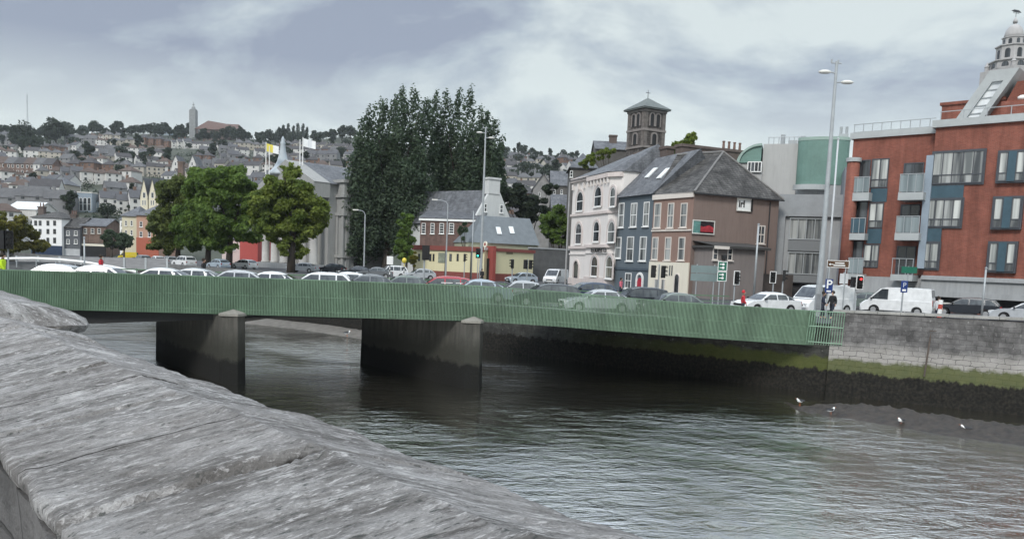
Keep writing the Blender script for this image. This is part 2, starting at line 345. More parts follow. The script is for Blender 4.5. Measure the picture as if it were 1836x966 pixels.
# --- river walls
def stonemat(name, weed=True, base=(.135, .13, .127), shade=False):
    m, t, b = nodes(name, .9, 0, .2); o = tcoord(t); s = t.nodes.new('ShaderNodeSeparateXYZ'); t.links.new(o, s.inputs[0])
    u = tmath(t, 'ADD', tmath(t, 'MULTIPLY', s.outputs[0], -.87), tmath(t, 'MULTIPLY', s.outputs[1], .49)); z = s.outputs[2]
    cb = t.nodes.new('ShaderNodeCombineXYZ'); wx = tnoise(t, o, 1.3, 3); wy = tnoise(t, tcoord(t, (1, 1, 1.7)), 1.9, 3)
    t.links.new(tmath(t, 'ADD', u, tmath(t, 'MULTIPLY', wx, .5)), cb.inputs[0]); t.links.new(tmath(t, 'ADD', z, tmath(t, 'MULTIPLY', wy, .22)), cb.inputs[1])
    br = t.nodes.new('ShaderNodeTexBrick'); t.links.new(cb.outputs[0], br.inputs['Vector']); br.inputs['Scale'].default_value = 1; br.inputs['Brick Width'].default_value = .62; br.inputs['Row Height'].default_value = .27; br.inputs['Mortar Size'].default_value = .012; br.inputs['Mortar Smooth'].default_value = .4
    br.inputs['Color1'].default_value = c4([c*.75 for c in base]); br.inputs['Color2'].default_value = c4([c*1.1 for c in base]); br.inputs['Mortar'].default_value = c4([c*.62 for c in base])
    k = trange(t, tnoise(t, o, 1.1, 6, .68), .34, .7, .5, 1.35); sc = t.nodes.new('ShaderNodeVectorMath'); sc.operation = 'SCALE'; t.links.new(br.outputs[0], sc.inputs[0]); t.links.new(k, sc.inputs[3]); c = sc.outputs[0]
    spk = trange(t, tnoise(t, o, 5, 5, .7), .62, .72); c = tmix(t, tmath(t, 'MULTIPLY', spk, .5), c, (.42, .41, .39))
    rg = tmath(t, 'SUBTRACT', tnoise(t, o, 1.3, 5, .7), .5)
    zz = tmath(t, 'ADD', z, tmath(t, 'MULTIPLY', rg, .9))
    if weed:
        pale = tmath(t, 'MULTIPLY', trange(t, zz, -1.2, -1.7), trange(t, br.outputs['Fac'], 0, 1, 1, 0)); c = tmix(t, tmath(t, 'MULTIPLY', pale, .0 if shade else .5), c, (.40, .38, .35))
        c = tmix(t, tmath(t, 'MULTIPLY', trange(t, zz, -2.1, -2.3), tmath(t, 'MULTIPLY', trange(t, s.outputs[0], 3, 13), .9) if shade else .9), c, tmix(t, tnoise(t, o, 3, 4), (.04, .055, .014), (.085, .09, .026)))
        zw = tmath(t, 'ADD', z, tmath(t, 'MULTIPLY', tmath(t, 'SUBTRACT', tnoise(t, tcoord(t, (1.6, 1.6, .5)), 1.3, 6, .72), .5), 1.0))
        c = tmix(t, trange(t, zw, -2.85, -2.98), c, tmix(t, trange(t, tnoise(t, o, 7, 4), .4, .7), (.008, .008, .007), (.026, .023, .018)))
    t.links.new(c, b.inputs['Base Color'])
    hh = tmath(t, 'ADD', tmath(t, 'MULTIPLY', br.outputs['Fac'], -.6), tnoise(t, o, 6, 5, .65)); tbump(t, b, hh, .7, .05)
    MATS[name] = m; return m
quay_stone = stonemat('tide_stained_quay_stone'); shade_stone = stonemat('painted_shade_quay_stone', True, (.05, .05, .045), True); rubble = stonemat('grey_rubble_stone', False)  # second stone has the bridge's shade put into its darker colour, algae fading inward
def wallgrid(name, pts, zb, ztf, batter, res, thick, m, disp=.03):
    # a battered masonry wall along pts (river on the left), rough face, flat top of the given thickness
    V, Fq = [], []; rows = []
    L = []
    for a, c in zip(pts[:-1], pts[1:]):
        a, c = Vector(a), Vector(c); n = max(1, int((c-a).length/res))
        for i in range(n): L.append((a+(c-a)*(i/n), (c-a).normalized()))
    L.append((Vector(pts[-1]), L[-1][1])); nz = max(3, int((ztf(0)-zb)/res))
    for i, (p, d) in enumerate(L):
        nr = Vector((-d.y, d.x)); zt = ztf(i/(len(L)-1)); row = []
        for k in range(nz+1):
            z = zb+(zt-zb)*k/nz; off = batter*(zt-z)+disp*noise.noise((p.x*2.1, p.y*2.1, z*2.3))+(.05*abs(noise.noise((p.x*3, p.y*3, z*1.2))) if z < -2.9 and zb < -4 else 0)
            row.append((p.x+nr.x*off, p.y+nr.y*off, z))
        row.append((p.x+nr.x*(-thick), p.y+nr.y*(-thick), zt+.02*noise.noise((p.x, p.y, 9)))); row.append((p.x-nr.x*thick, p.y-nr.y*thick, zb)); V += row; w_ = len(row)
    for i in range(len(L)-1):
        for k in range(w_-1): a = i*w_+k; Fq.append((a, a+w_, a+w_+1, a+1))
    o = MB(); o.v = V; o.f = Fq; return o.build(name, m)
o = wallgrid('quay_wall', RB[:3], -5.2, lambda k: .78-.40*k if k < .78 else .468-.09*(k-.78)/.22, .10, .2, .55, quay_stone)
tag(o, 'tall grey stone quay wall with green algae band and black weed, in front of the red brick apartments', 'quay wall')
cpb = MB()
for (a, za), (c, zc_) in (((RB[0], .78), (RB[1], .565)), ((RB[1], .565), (RB[2], .385))):
    a, c = Vector(a), Vector(c); d = (c-a).normalized(); nr = Vector((-d.y, d.x)); n = max(2, int((c-a).length/1.1))
    for i in range(n):
        p, q = a+(c-a)*(i/n)+d*.01, a+(c-a)*((i+1)/n)-d*.01; j = random.uniform(-.012, .012)
        zp, zq = za+(zc_-za)*i/n+j, za+(zc_-za)*(i+1)/n+j
        vs = [(x.x+nr.x*k, x.y+nr.y*k, z) for x, z0 in ((p, zp), (q, zq)) for k, z in ((.07, z0), (-.6, z0), (-.6, z0+.14), (.05, z0+.14))]
        cpb.add(vs, [(0, 1, 2, 3), (7, 6, 5, 4), (0, 4, 5, 1), (1, 5, 6, 2), (2, 6, 7, 3), (3, 7, 4, 0)])
cpb.build('coping', mat('pale_coping_stone', (.23, .225, .21), .9, .35, 1.2, .4), o)
pp = MB()
for dx in (1672, 1692):
    q = [P(dx-(0 if k < 2 else 8)*1, 43.55-(0 if k < 2 else .35), z) for k, z in enumerate((.45, -.2, -2.5))]
    p0 = P(dx, 43.75, .5); p1 = P(dx-17, 43.35, -2.75); pp.tube(p0-Vector((0, .12, 0)), p1-Vector((0, .12, 0)), .045)
for k in (.25, .6): pp.tube(P(1666, 43.75-.12-.1, .5-3.2*k), P(1690, 43.4-.1, .5-3.2*k), .03)
pp.build('drain_pipe', mat('rusty_iron', (.07, .055, .045), .8, .4, 4), o)
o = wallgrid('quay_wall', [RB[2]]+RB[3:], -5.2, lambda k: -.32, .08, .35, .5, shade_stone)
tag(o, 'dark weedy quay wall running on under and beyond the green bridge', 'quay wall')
o = wallgrid('parapet_wall', [(-3, 62.5), RB[3], RB[4], RB[5], RB[6]], -.4, lambda k: .55, 0, .8, .35, mat('dark_parapet_stone', (.11, .11, .108), .9, .3, .8, .4), .01)
tag(o, 'low dark stone parapet along the far quay beyond the bridge', 'parapet wall')
mudm = mat('river_mud', (.026, .019, .013), .5, .8, 3.2, 1.0)
edge = [(1405, 722), (1430, 737), (1500, 748), (1600, 764), (1700, 782), (1836, 800), (1960, 815)]
V, Fq = [], []
def onz(px, py, z): d = ray(px, py); return Vector((0, 0, CZ))+d*((z-CZ)/d.z)
ex = np.linspace(1405, 1960, 110)
for x in ex:
    y = float(np.interp(x, [e_[0] for e_ in edge], [e_[1] for e_ in edge])); a = onz(x, y, ZW); wd_ = float(np.interp(x, [1405, 1460, 1600], [.5, 1.7, 2.7])); d = Vector((.45, .89, 0))
    for k in range(15):
        f = k/14; p = a+d*wd_*f; z = ZW-.06+.50*f**.8*min(1, (x-1395)/120)+(.13*noise.noise((p.x*1.8, p.y*1.8, 1))+.13*abs(noise.noise((p.x*5, p.y*5, 2)))+.05*noise.noise((p.x*11, p.y*11, 4)))*min(1, f*4+.1)
        V.append((p.x, p.y, z))
for i in range(109):
    for k in range(14): a = i*15+k; Fq.append((a, a+15, a+16, a+1))
mb = MB(); mb.v = V; mb.f = Fq; struct(mb.build('mud_bank', mudm, smooth=True))
ledge = MB()                                   # shelf of silt along the far quay
V, Fq = [], []
for i, px in enumerate(np.linspace(430, 672, 40)):
    y = float(np.interp(px, [430, 530, 672], [579, 590, 612])); a = onz(px, y, ZW)
    for k in range(5): q = a+Vector((.68, .73, 0))*(k*.7); V.append((q.x, q.y, ZW-.05+.42*(k/4)**.7+.05*noise.noise((q.x*2, q.y*2, 5))))
for i in range(39):
    for k in range(4): a = i*5+k; Fq.append((a, a+5, a+6, a+1))
ledge.v = V; ledge.f = Fq; struct(ledge.build('silt_shelf', mat('pale_silt', (.13, .12, .105), .9, .4, 1.5, .5), smooth=True))
# --- the near parapet
m, t, b = nodes('weathered_limestone', .92, 0, .2); o = tcoord(t)
def smap(sc, rot):
    q = t.nodes.new('ShaderNodeMapping'); q.inputs['Rotation'].default_value = (0, 0, R_(rot+22)); t.links.new(o, q.inputs[0]); mp = t.nodes.new('ShaderNodeMapping'); mp.inputs['Scale'].default_value = sc; t.links.new(q.outputs[0], mp.inputs[0]); return mp.outputs[0]
s1 = tnoise(t, smap((6, 1.8, 3), 3), 1, 10, .72, .35); s2 = tnoise(t, smap((30, 7, 10), 0), 1, 9, .72, .25); s3 = tnoise(t, smap((85, 26, 40), -4), 1, 6, .68, .2)
g1 = tnoise(t, o, 160, 3, .65); bl = tnoise(t, o, 1.7, 5, .62)
c = tmix(t, trange(t, s1, .40, .60), (.13, .124, .118), (.36, .352, .345))
c = tmix(t, tmath(t, 'MULTIPLY', trange(t, s2, .53, .63), .7), c, (.62, .61, .60))
c = tmix(t, tmath(t, 'MULTIPLY', trange(t, s2, .45, .37), .75), c, (.05, .045, .042))
c = tmix(t, tmath(t, 'MULTIPLY', trange(t, s3, .56, .65), .75), c, (.68, .66, .65)); c = tmix(t, tmath(t, 'MULTIPLY', trange(t, s3, .43, .35), .85), c, (.03, .04, .037))
c = tmix(t, trange(t, bl, .38, .68, 0, .5), c, (.17, .157, .148)); c = tmix(t, .6, c, tmix(t, g1, (.0, .0, .0), (.95, .94, .93)), 'SOFT_LIGHT')
sx = t.nodes.new('ShaderNodeSeparateXYZ'); t.links.new(o, sx.inputs[0])
skn_ = tmath(t, 'ADD', tmath(t, 'ADD', sx.outputs[0], tmath(t, 'MULTIPLY', tmath(t, 'ADD', tmath(t, 'MULTIPLY', sx.outputs[1], -1), -.8), .42)), tmath(t, 'MULTIPLY', tmath(t, 'SUBTRACT', tnoise(t, o, 4.5, 2, .5), .5), .05))
br_k = trange(t, tnoise(t, o, 3.1, 3), .36, .5)
for jx, jw in ((.55, .009), (1.53, .010), (1.95, .0045), (2.38, .011), (2.75, .0045), (3.15, .010), (4.02, .012), (4.75, .012)):
    dj = tmath(t, 'ABSOLUTE', tmath(t, 'SUBTRACT', skn_, jx)); c = tmix(t, tmath(t, 'MULTIPLY', trange(t, dj, jw, jw*.35), br_k if jw < .006 else .92), c, (.022, .019, .017))
t.links.new(c, b.inputs['Base Color'])
tbump(t, b, tmath(t, 'ADD', tmath(t, 'ADD', tmath(t, 'MULTIPLY', s1, .8), tmath(t, 'MULTIPLY', s2, 1.1)), tmath(t, 'ADD', tmath(t, 'MULTIPLY', s3, .55), tmath(t, 'MULTIPLY', g1, .25))), 1.0, .018)
lime = m
rzW = math.atan2(W.y, W.x)
wall = thing('river_parapet', 'weathered grey limestone parapet with ridged coping running off in the foreground', 'parapet', (0, 0, 0), rzW)
JT = [(.55, .0), (1.53, .05), (2.38, -.02), (3.15, .03), (4.02, .02), (4.75, 0), (5.5, .02), (6.4, 0), (7.3, 0), (8.2, 0), (9.1, 0)]
prof = [(.356, 1.905), (.345, 1.925), (.346, 1.945), (.362, 1.957), (.385, 1.962)]+[(n, 1.962+(n-.385)/.415*.118) for n in np.linspace(.40, .79, 34)]+[(.80, 2.081)]+[(n, 2.08-(n-.80)/.33*.088) for n in np.linspace(.81, 1.12, 26)]+[(1.135, 1.982), (1.152, 1.955), (1.158, 1.90), (1.152, 1.80), (1.14, 1.74)]
ss = np.concatenate([np.arange(-.6, 3.2, .010), np.arange(3.2, 5.1, .016)]); V, Fq = [], []; wn_ = len(prof)
for s in ss:
    for n, z in prof:
        sk = s+(n-.8)*.42+.012*noise.noise((n*6, s*1.5, 8)); stone = sum(1 for j, q in JT if sk > j); jo = .010*math.sin(stone*7.3)
        wq = sk+.05*noise.noise((s*3, n*4, 20)); d = .009*noise.noise((s*2.3, n*2.0, 0))+.004*(1-2*abs(noise.noise((wq*6, n*1.1+stone*5, 2))))+.003*noise.noise((wq*22, n*3.2, 3))+.0035*noise.noise((wq*48, n*16, 4))
        fl = noise.noise((sk*5.5, n*1.2, 12)); d += .007*(1 if fl > .12 else 0)*min(1, max(0, (fl-.12)*25))
        g = min(abs(sk-j) for j, q in JT); wj = .016+.007*noise.noise((n*9, stone, 1))
        if g < wj*2: d -= .05*max(0, 1-(g/(wj*1.6))**2)
        edge_in = .014*noise.noise((s*6, 1, 5)) if n < .40 else (.016*noise.noise((s*5, 2, 6)) if n > 1.13 else 0)
        V.append((s, -(n+edge_in), z+d+jo))
for i in range(len(ss)-1):
    for k in range(wn_-1): a = i*wn_+k; Fq.append((a, a+wn_, a+wn_+1, a+1))
npmesh('coping', np.array(V), np.array(Fq), lime, wall, True)
far = MB()                                      # the coping farther on, as slabs
for k in range(44):
    s0 = 5.08+k*.9+.012; s1_ = 5.08+(k+1)*.9-.012
    pr = [(.36, 1.76), (.345, 1.93), (.80, 2.075), (1.15, 1.975), (1.17, 1.77)]; n = len(pr); j = random.uniform(-.008, .008)
    far.add([(s0, -a, z+j) for a, z in pr]+[(s1_, -a, z+j) for a, z in pr], [tuple(range(n)), tuple(range(2*n-1, n-1, -1))]+[(i, n+i, n+(i+1) % n, (i+1) % n) for i in range(n)])
far.build('coping', lime, wall)
wf = MB(); nn = 0
V, Fq = [], []
for s in np.arange(-.6, 46, .12):
    for k, (n, z) in enumerate([(.41, .80), (.395, 1.1), (.375, 1.4), (.352, 1.91), (1.12, 1.77), (1.14, 1.2), (1.16, 0), (1.2, -1.5), (1.24, -3), (1.28, -5.2)]):
        V.append((s, -(n+.02*noise.noise((s*4, z*5, 3))), z))
for i in range(len(V)//10-1):
    for k in range(9): a = i*10+k; Fq.append((a, a+10, a+11, a+1))
wf.v = V; wf.f = Fq; wf.build('masonry', rubble, wall)
# the broad end stone laid across the coping where the wall turns
eb = []; ef = []
us = np.concatenate([np.linspace(0, .03, 8), np.linspace(.04, 1, 30)])
pr = [(.62, 2.02), (.74, 2.10), (.82, 2.155), (.95, 2.135), (1.12, 2.105), (1.24, 2.075), (1.30, 2.045), (1.315, 2.0), (1.29, 1.96), (1.2, 1.935), (1.1, 1.93), (.62, 1.95)]
for i, u in enumerate(us):
    s = 5.5+u*5.5; kx = min(1, (u*60)**.5)
    for n, z in pr:
        zz = 2.0+(z-2.0)*kx; nn_ = .95+(n-.95)*(.90+.10*kx)
        eb.append((s-.05*(1.3-n)+.01*noise.noise((s*8, n*8, 1)), -(nn_+.012*noise.noise((s*7, n*7, 2))), zz+.012*noise.noise((s*9, n*9, 3))))
m_n = len(pr)
for i in range(len(us)-1):
    for k in range(m_n): ef.append((i*m_n+k, (i+1)*m_n+k, (i+1)*m_n+(k+1) % m_n, i*m_n+(k+1) % m_n))
ef2 = MB(); ef2.v = eb; ef2.f = ef+[tuple(range(m_n)), tuple(range(len(eb)-1, len(eb)-m_n-1, -1))]
ef2.build('end_stone', lime, wall, smooth=True)
# ------------------------------------------------------------------ THE GREEN BRIDGE
BL, BR = Vector((-28, 39.5, 0)), Vector((17.35, 46.45, 0))
FB = Fac(100, 40, 1000, 44, 0); FB.a = BL; d = BR-BL; FB.w = d.length; FB.u = d.normalized(); FB.n = Vector((-FB.u.y, FB.u.x, 0)); FB.rz = math.atan2(d.y, d.x); FB.b = BR
def bx(u): return BL.x+FB.u.x*u
def railz(u): return float(np.interp(bx(u), [-30, -20, -2, 2.5, 5.6, 9, 16.7, 19], [1.10, 1.15, 1.165, 1.0, .83, .66, .42, .40]))
def deckz(u): return max(railz(u)-1.12, -.36)
def botz(u): return railz(u)-1.92-.06*max(0, min(1, (bx(u)-9)/7))
br_ = thing('road_bridge', 'low green railed road bridge carrying queued traffic over the river', 'bridge', BL, FB.rz)
green = mat('green_painted_steel', (.112, .178, .118), .5, .35, .7, .05, 0, .45, (1, 1, .5))
greenc = mat('green_painted_beam', (.10, .17, .105), .6, .3, 1.2, .1, 0, .3, (1, 1, .35))
ph = R_(4)+FB.rz; LU = FB.w; npan = 15
for p in range(npan):
    u0, u1 = LU*p/npan, LU*(p+1)/npan; mbp = MB(); n = int((u1-u0)/.078)
    for i in range(n):
        u = u0+(u1-u0)*(i+.5)/n; zt, zb = railz(u)-.03, botz(u)
        mbp.rbox((u, -.02, (zt+zb)/2), (.042, .235, zt-zb), -ph)
    st_ = 6
    for i in range(st_):
        a, c = u0+(u1-u0)*i/st_, u0+(u1-u0)*(i+1)/st_
        for f, hh_, yy in ((0, .05, -.12), (.47, .03, -.11), (.86, .03, -.11)):
            za, zc_ = railz(a)+(botz(a)-railz(a))*f, railz(c)+(botz(c)-railz(c))*f
            mbp.add([(x, y, z+dz) for x, z in ((a, za), (c, zc_)) for y, dz in ((yy, -hh_), (.05, -hh_), (.05, 0), (yy, 0))], [(0, 1, 2, 3), (7, 6, 5, 4), (0, 4, 5, 1), (1, 5, 6, 2), (2, 6, 7, 3), (3, 7, 4, 0)])
    mbp.build('railing', green, br_)
def strip(b, f0, f1, y0, y1, us):
    for a, c in zip(us[:-1], us[1:]):
        vs = [(x, y, z) for x, lo, hi in ((a, f0(a), f1(a)), (c, f0(c), f1(c))) for y, z in ((y0, lo), (y1, lo), (y1, hi), (y0, hi))]
        b.add(vs, [(0, 1, 2, 3), (7, 6, 5, 4), (0, 4, 5, 1), (1, 5, 6, 2), (2, 6, 7, 3), (3, 7, 4, 0)])
us = list(np.linspace(0, LU, 40)); fb = MB(); strip(fb, lambda u: botz(u)+.03, lambda u: deckz(u)+.05, .07, .34, us); fb.build('edge_beam', greenc, br_)
def soff(u): return float(np.interp(u, [0, 6, 13, 16, 50], [-1.75, -1.52, -1.08, -.86, -1.0])) if u < 20 else botz(u)+.12
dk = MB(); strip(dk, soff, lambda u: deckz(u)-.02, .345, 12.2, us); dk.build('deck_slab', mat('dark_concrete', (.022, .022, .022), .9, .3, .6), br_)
rd = MB(); strip(rd, lambda u: deckz(u)-.015, deckz, 2.0, 10.6, us); rd.build('roadway', asphalt, br_)
fp = MB(); strip(fp, lambda u: deckz(u)-.014, lambda u: deckz(u)+.12, .35, 1.99, us); fp.build('pavement', paving, br_); fp = MB(); strip(fp, lambda u: deckz(u)-.014, lambda u: deckz(u)+.12, 10.61, 12.2, us); fp.build('pavement', paving, br_)
for i in range(0, 44, 4):
    for y in (4.9, 7.8): ln = MB(); strip(ln, lambda u: deckz(u)+.004, lambda u: deckz(u)+.008, y-.06, y+.06, [i, i+2.2]); ln.build('lane_marking', white, br_)
fr = MB()                                         # railing on the far side: posts and two bars only
for u in np.arange(1, LU, 1.5): fr.rbox((u, 12.1, deckz(u)+.6), (.05, .05, 1.0))
strip(fr, lambda u: deckz(u)+.98, lambda u: deckz(u)+1.05, 12.06, 12.14, us); strip(fr, lambda u: deckz(u)+.6, lambda u: deckz(u)+.64, 12.07, 12.13, us)
fr.build('far_railing', greenc, br_)
m, t, b = nodes('tide_stained_pier_concrete', .9, 0, .2); o = tcoord(t); s = t.nodes.new('ShaderNodeSeparateXYZ'); t.links.new(o, s.inputs[0]); zz = tmath(t, 'ADD', s.outputs[2], tmath(t, 'MULTIPLY', tmath(t, 'SUBTRACT', tnoise(t, o, 1.6, 5, .7), .5), 1.1))
c = tmix(t, trange(t, tnoise(t, tcoord(t, (2, 2, .3)), 1.5, 5, .65), .35, .7), (.085, .08, .07), (.04, .04, .035)); c = tmix(t, trange(t, zz, -1.4, -2.5), c, (.032, .032, .026)); c = tmix(t, trange(t, zz, -2.9, -3.15), c, (.009, .009, .008))
t.links.new(c, b.inputs['Base Color']); tbump(t, b, tnoise(t, o, 9, 4), .5, .04); pc = m
AXD = R_(40)
for px in (424, 851):
    cu_, _ = FB.uz(px, 600); ang = AXD-FB.rz+FB.rz
    pier = MB(); w_ = .58; dz = -.82
    # plan: pointed nose towards the camera, long body turned with the stream
    c_, s_ = math.cos(math.pi/2+AXD-FB.rz), math.sin(math.pi/2+AXD-FB.rz)
    def pl(a, l): return (cu_+c_*a+s_*l, -.45+s_*a-c_*l)       # a = along the pier, l = sideways
    plan = [pl(-.35, 0), pl(.15, -w_*1.0), pl(.5, -w_*1.1), pl(11, -w_*1.1), pl(11.4, 0), pl(11, w_*1.1), pl(.5, w_*1.1), pl(.15, w_*1.0)]
    n = len(plan); ctr = pl(5, 0); vs = []
    for z, k in ((-5.4, 1.07), (-3, 1.03), (dz, 1.0)):
        vs += [(ctr[0]+(x-ctr[0])*(1+(k-1)*.4)+0, ctr[1]+(y-ctr[1])*(1+(k-1)*.4), z) for x, y in plan]
    pier.add(vs, [tuple(range(2*n, 3*n))]+[(r*n+i, r*n+(i+1) % n, (r+1)*n+(i+1) % n, (r+1)*n+i) for r in (0, 1) for i in range(n)])
    po = pier.build('pier', pc, br_)
    cap = MB(); cp = [pl(-.42, 0), pl(.1, -w_*1.15), pl(.40, -w_*1.2), pl(.40, w_*1.2), pl(.1, w_*1.15)]
    top = pl(.2, 0)
    cap.add([(x, y, dz+.002) for x, y in cp]+[(x, y, dz+.12) for x, y in cp]+[(top[0], top[1], dz+.34)], [tuple(range(4, -1, -1))]+[(i, (i+1) % 5, 5+(i+1) % 5, 5+i) for i in range(5)]+[(5+i, 5+(i+1) % 5, 10) for i in range(5)])
    cap.build('pier_cap', mat('pale_pier_cap', (.21, .20, .175), .9, .3, 2, .3), po)
    if 0: wdm = MB(); q = [pl(-.44, 0), pl(.12, -w_*1.16), pl(.6, -w_*1.22), pl(11.2, -w_*1.2), pl(11.6, 0), pl(11.2, w_*1.2), pl(.6, w_*1.22), pl(.12, w_*1.16)]
# open end panel of the railing, turned back to the quay wall
e0 = Vector((16.9, 46.15)); e1 = Vector((18.6, 45.55)); ep = MB()
for i in range(15):
    k = i/14; p = e0+(e1-e0)*k; ep.tube((p.x+.10*(k-1), p.y-.02, -1.50+.0*k), (p.x+.02, p.y-.1, .44-.02*k), .022, n=5)
for z in (.42, -.45, -1.35):
    ep.tube((e0.x, e0.y-.08, z), (e1.x, e1.y-.1, z-.02), .032, n=5)
epo = ep.build('end_railing', mat('pale_green_steel', (.17, .27, .19), .5, .2, 2, .05), None)
bpy.context.view_layer.update()
M_ = Matrix.Translation(BL) @ Matrix.Rotation(FB.rz, 4, 'Z'); epo.data.transform(M_.inverted()); epo.parent = br_
# footbridge farther up, with a bowed white handrail
fbz = thing('footbridge', 'bowed footbridge with white handrail and grey plank parapet upstream of the bridge', 'footbridge', (-40, 62, 0), 0)
hp = [onY(x, y, 58) for x, y in ((-60, 464), (0, 463.5), (60, 463), (110, 465.5), (150, 469.5), (200, 478), (246, 487.5))]
b = MB()
for a, c in zip(hp[:-1], hp[1:]): b.tube(a-Vector((-40, 62, 0)), c-Vector((-40, 62, 0)), .085, n=8)
b.build('handrail', white, fbz)
b = MB(); cu2 = [(-60, 470, 486), (0, 469, 487), (60, 469, 488), (110, 471, 489), (150, 475, 490), (200, 483, 492), (246, 491, 494)]
for (xa, ya, za), (xc, yc, zc_) in zip(cu2[:-1], cu2[1:]):
    vs = [onY(xa, ya, 58.3), onY(xc, yc, 58.3), onY(xc, zc_, 58.3), onY(xa, za, 58.3)]; vs = [v-Vector((-40, 62, 0)) for v in vs]
    b.add(vs+[v+Vector((0, .12, 0)) for v in vs], [(0, 1, 2, 3), (7, 6, 5, 4), (0, 4, 5, 1), (1, 5, 6, 2), (2, 6, 7, 3), (3, 7, 4, 0)])
b.build('parapet', mat('grey_planks', (.10, .105, .11), .8, .3, 1.5, .2, stretch=(1, 1, 6)), fbz)
for x in range(-40, 240, 35):
    b = MB()
    y = float(np.interp(x, [q[0] for q in cu2], [q[1] for q in cu2])); p = onY(x, y-6, 58); q = onY(x, y+10, 58); b.tube(p-Vector((-40, 62, 0)), q-Vector((-40, 62, 0)), .04, n=6); b.build('post', greymetal, fbz)
pw = thing('quay_parapet', 'long grey concrete quay parapet behind the footbridge handrail', 'parapet', (-60, 80, 0), 0)
b = MB(); a0 = onY(30, 459, 84); a1 = onY(300, 463, 84); off = Vector((-60, 80, 0)); ht = Vector((0, 0, 1.25))
vs = [a0-off, a1-off, a1-off-ht, a0-off-ht]; b.add(vs+[v+Vector((0, .3, 0)) for v in vs], [(0, 1, 2, 3), (7, 6, 5, 4), (0, 4, 5, 1), (1, 5, 6, 2), (2, 6, 7, 3), (3, 7, 4, 0)]); b.build('parapet', mat('quay_parapet_concrete', (.20, .20, .205), .8, .25, 1.2, .2, stretch=(1, 1, 5)), pw)
for i in range(8):
    b = MB(); p = a0+(a1-a0)*(i/7)-off; b.box(p.x-.1, p.y-.06, p.z-1.9, p.x+.1, p.y-.004, p.z+.04); b.build('post', greymetal, pw)
b = MB(); b.box(a0.x-off.x, a0.y-off.y-.12, a0.z-off.z-2.0, a1.x-off.x, a0.y-off.y+.3, a0.z-off.z-1.26); b.build('plinth', greymetal, pw)

# ------------------------------------------------------------------ the air over the hillside
hm = bpy.data.materials.new('thin_haze'); hm.use_nodes = True; ht = hm.node_tree; ht.nodes.clear(); hv_ = ht.nodes.new('ShaderNodeVolumePrincipled'); hv_.inputs['Color'].default_value = (.80, .85, .90, 1); hv_.inputs['Density'].default_value = .00010; hv_.inputs['Anisotropy'].default_value = .0
ho = ht.nodes.new('ShaderNodeOutputMaterial'); ht.links.new(hv_.outputs[0], ho.inputs['Volume'])
hz_ = MB().box(-1500, -100, -12, 1200, 1750, 190).build('haze', hm); hz_['kind'] = 'stuff'
# ================================================================== TREES
def leaves(clumps, n, size, up=.25, flat_=1.0):
    # clumps: (cx, cy, cz, rx, ry, rz, weight); small quads on and in every clump
    C_ = np.array(clumps, float); w = C_[:, 6]/C_[:, 6].sum(); idx = rng.choice(len(C_), n, p=w)
    d = rng.normal(size=(n, 3)); d /= np.linalg.norm(d, axis=1)[:, None]; r = rng.uniform(.2, 1.0, n)**.45*np.where(rng.random(n) < .2, rng.uniform(1, 1.35, n), 1)
    ctr = C_[idx, :3]+d*r[:, None]*C_[idx, 3:6]
    nr = d*.6+rng.normal(size=(n, 3))*.6; nr[:, 2] += up; nr /= np.linalg.norm(nr, axis=1)[:, None]
    t = np.cross(nr, rng.normal(size=(n, 3))); t /= np.linalg.norm(t, axis=1)[:, None]; bt = np.cross(nr, t); s = size*rng.uniform(.6, 1.35, n)[:, None]
    V = np.stack([ctr-t*s, ctr-bt*s*.55*flat_, ctr+t*s, ctr+bt*s*.55*flat_], 1).reshape(-1, 3)
    return V, np.arange(4*n).reshape(n, 4)
def crown(cx, cz, rx, rz, k, cr, ry=None, jitter=.5, shell=.72):
    ry = ry or rx; out = []
    for i in range(k):
        d = rng.normal(size=3); d /= np.linalg.norm(d); q = rng.uniform(.15, 1)**.5*shell; s = cr*rng.uniform(.65, 1.3)
        out.append((cx+d[0]*q*rx, d[1]*q*ry, cz+d[2]*q*rz, s*1.1, s*1.1, s*.8, s**2))
    return out
bark = mat('tree_bark', (.055, .045, .036), .95, .35, 2, .5, stretch=(3, 3, .6))
def limbs(b, h0, tips, r):
    b.tube((0, 0, -.4), (.05*h0, 0, h0), r*1.25, r*.8, 9)
    for (x, y, z) in tips:
        m = (x*.42+.03*h0, y*.42, h0+(z-h0)*.5); b.tube((.05*h0, 0, h0*.92), m, r*.5, r*.32, 6); b.tube(m, (x, y, z), r*.32, r*.1, 5)
def tree(name, label, loc, clumps, n, leaf, m, trunk_h, r, cat='tree', group=None, up=.25):
    o = thing(name, label, cat, loc, 0, group); V, Fq = leaves(clumps, n, leaf, up); npmesh('crown', V, Fq, m, o)
    b = MB(); ids = list(rng.choice(len(clumps), min(9, len(clumps)), replace=False)); limbs(b, trunk_h, [clumps[i][:3] for i in ids], r); b.build('trunk', bark, o, True); return o
L_green = leafmat('mid_green_leaves', (0.1, 0.165, 0.032), (0.17, 0.25, 0.055), (0.075, 0.13, 0.028))
L_olive = leafmat('olive_leaves', (0.105, 0.135, 0.034), (0.165, 0.2, 0.055), (0.08, 0.105, 0.03))
L_lime = leafmat('yellow_green_leaves', (0.135, 0.18, 0.03), (0.235, 0.28, 0.06), (0.09, 0.135, 0.026))
L_dark = leafmat('dark_poplar_leaves', (0.065, 0.098, 0.058), (0.11, 0.15, 0.09), (0.05, 0.08, 0.047))
L_gold = leafmat('yellowing_leaves', (.12, .12, .016), (.19, .17, .03), (.075, .085, .014))
L_hill = leafmat('distant_leaves', (0.028, 0.044, 0.028), (0.06, 0.078, 0.044), (0.024, 0.036, 0.026))
def spread(px, Y): return FPX/Y                      # photo pixels to a metre at that depth
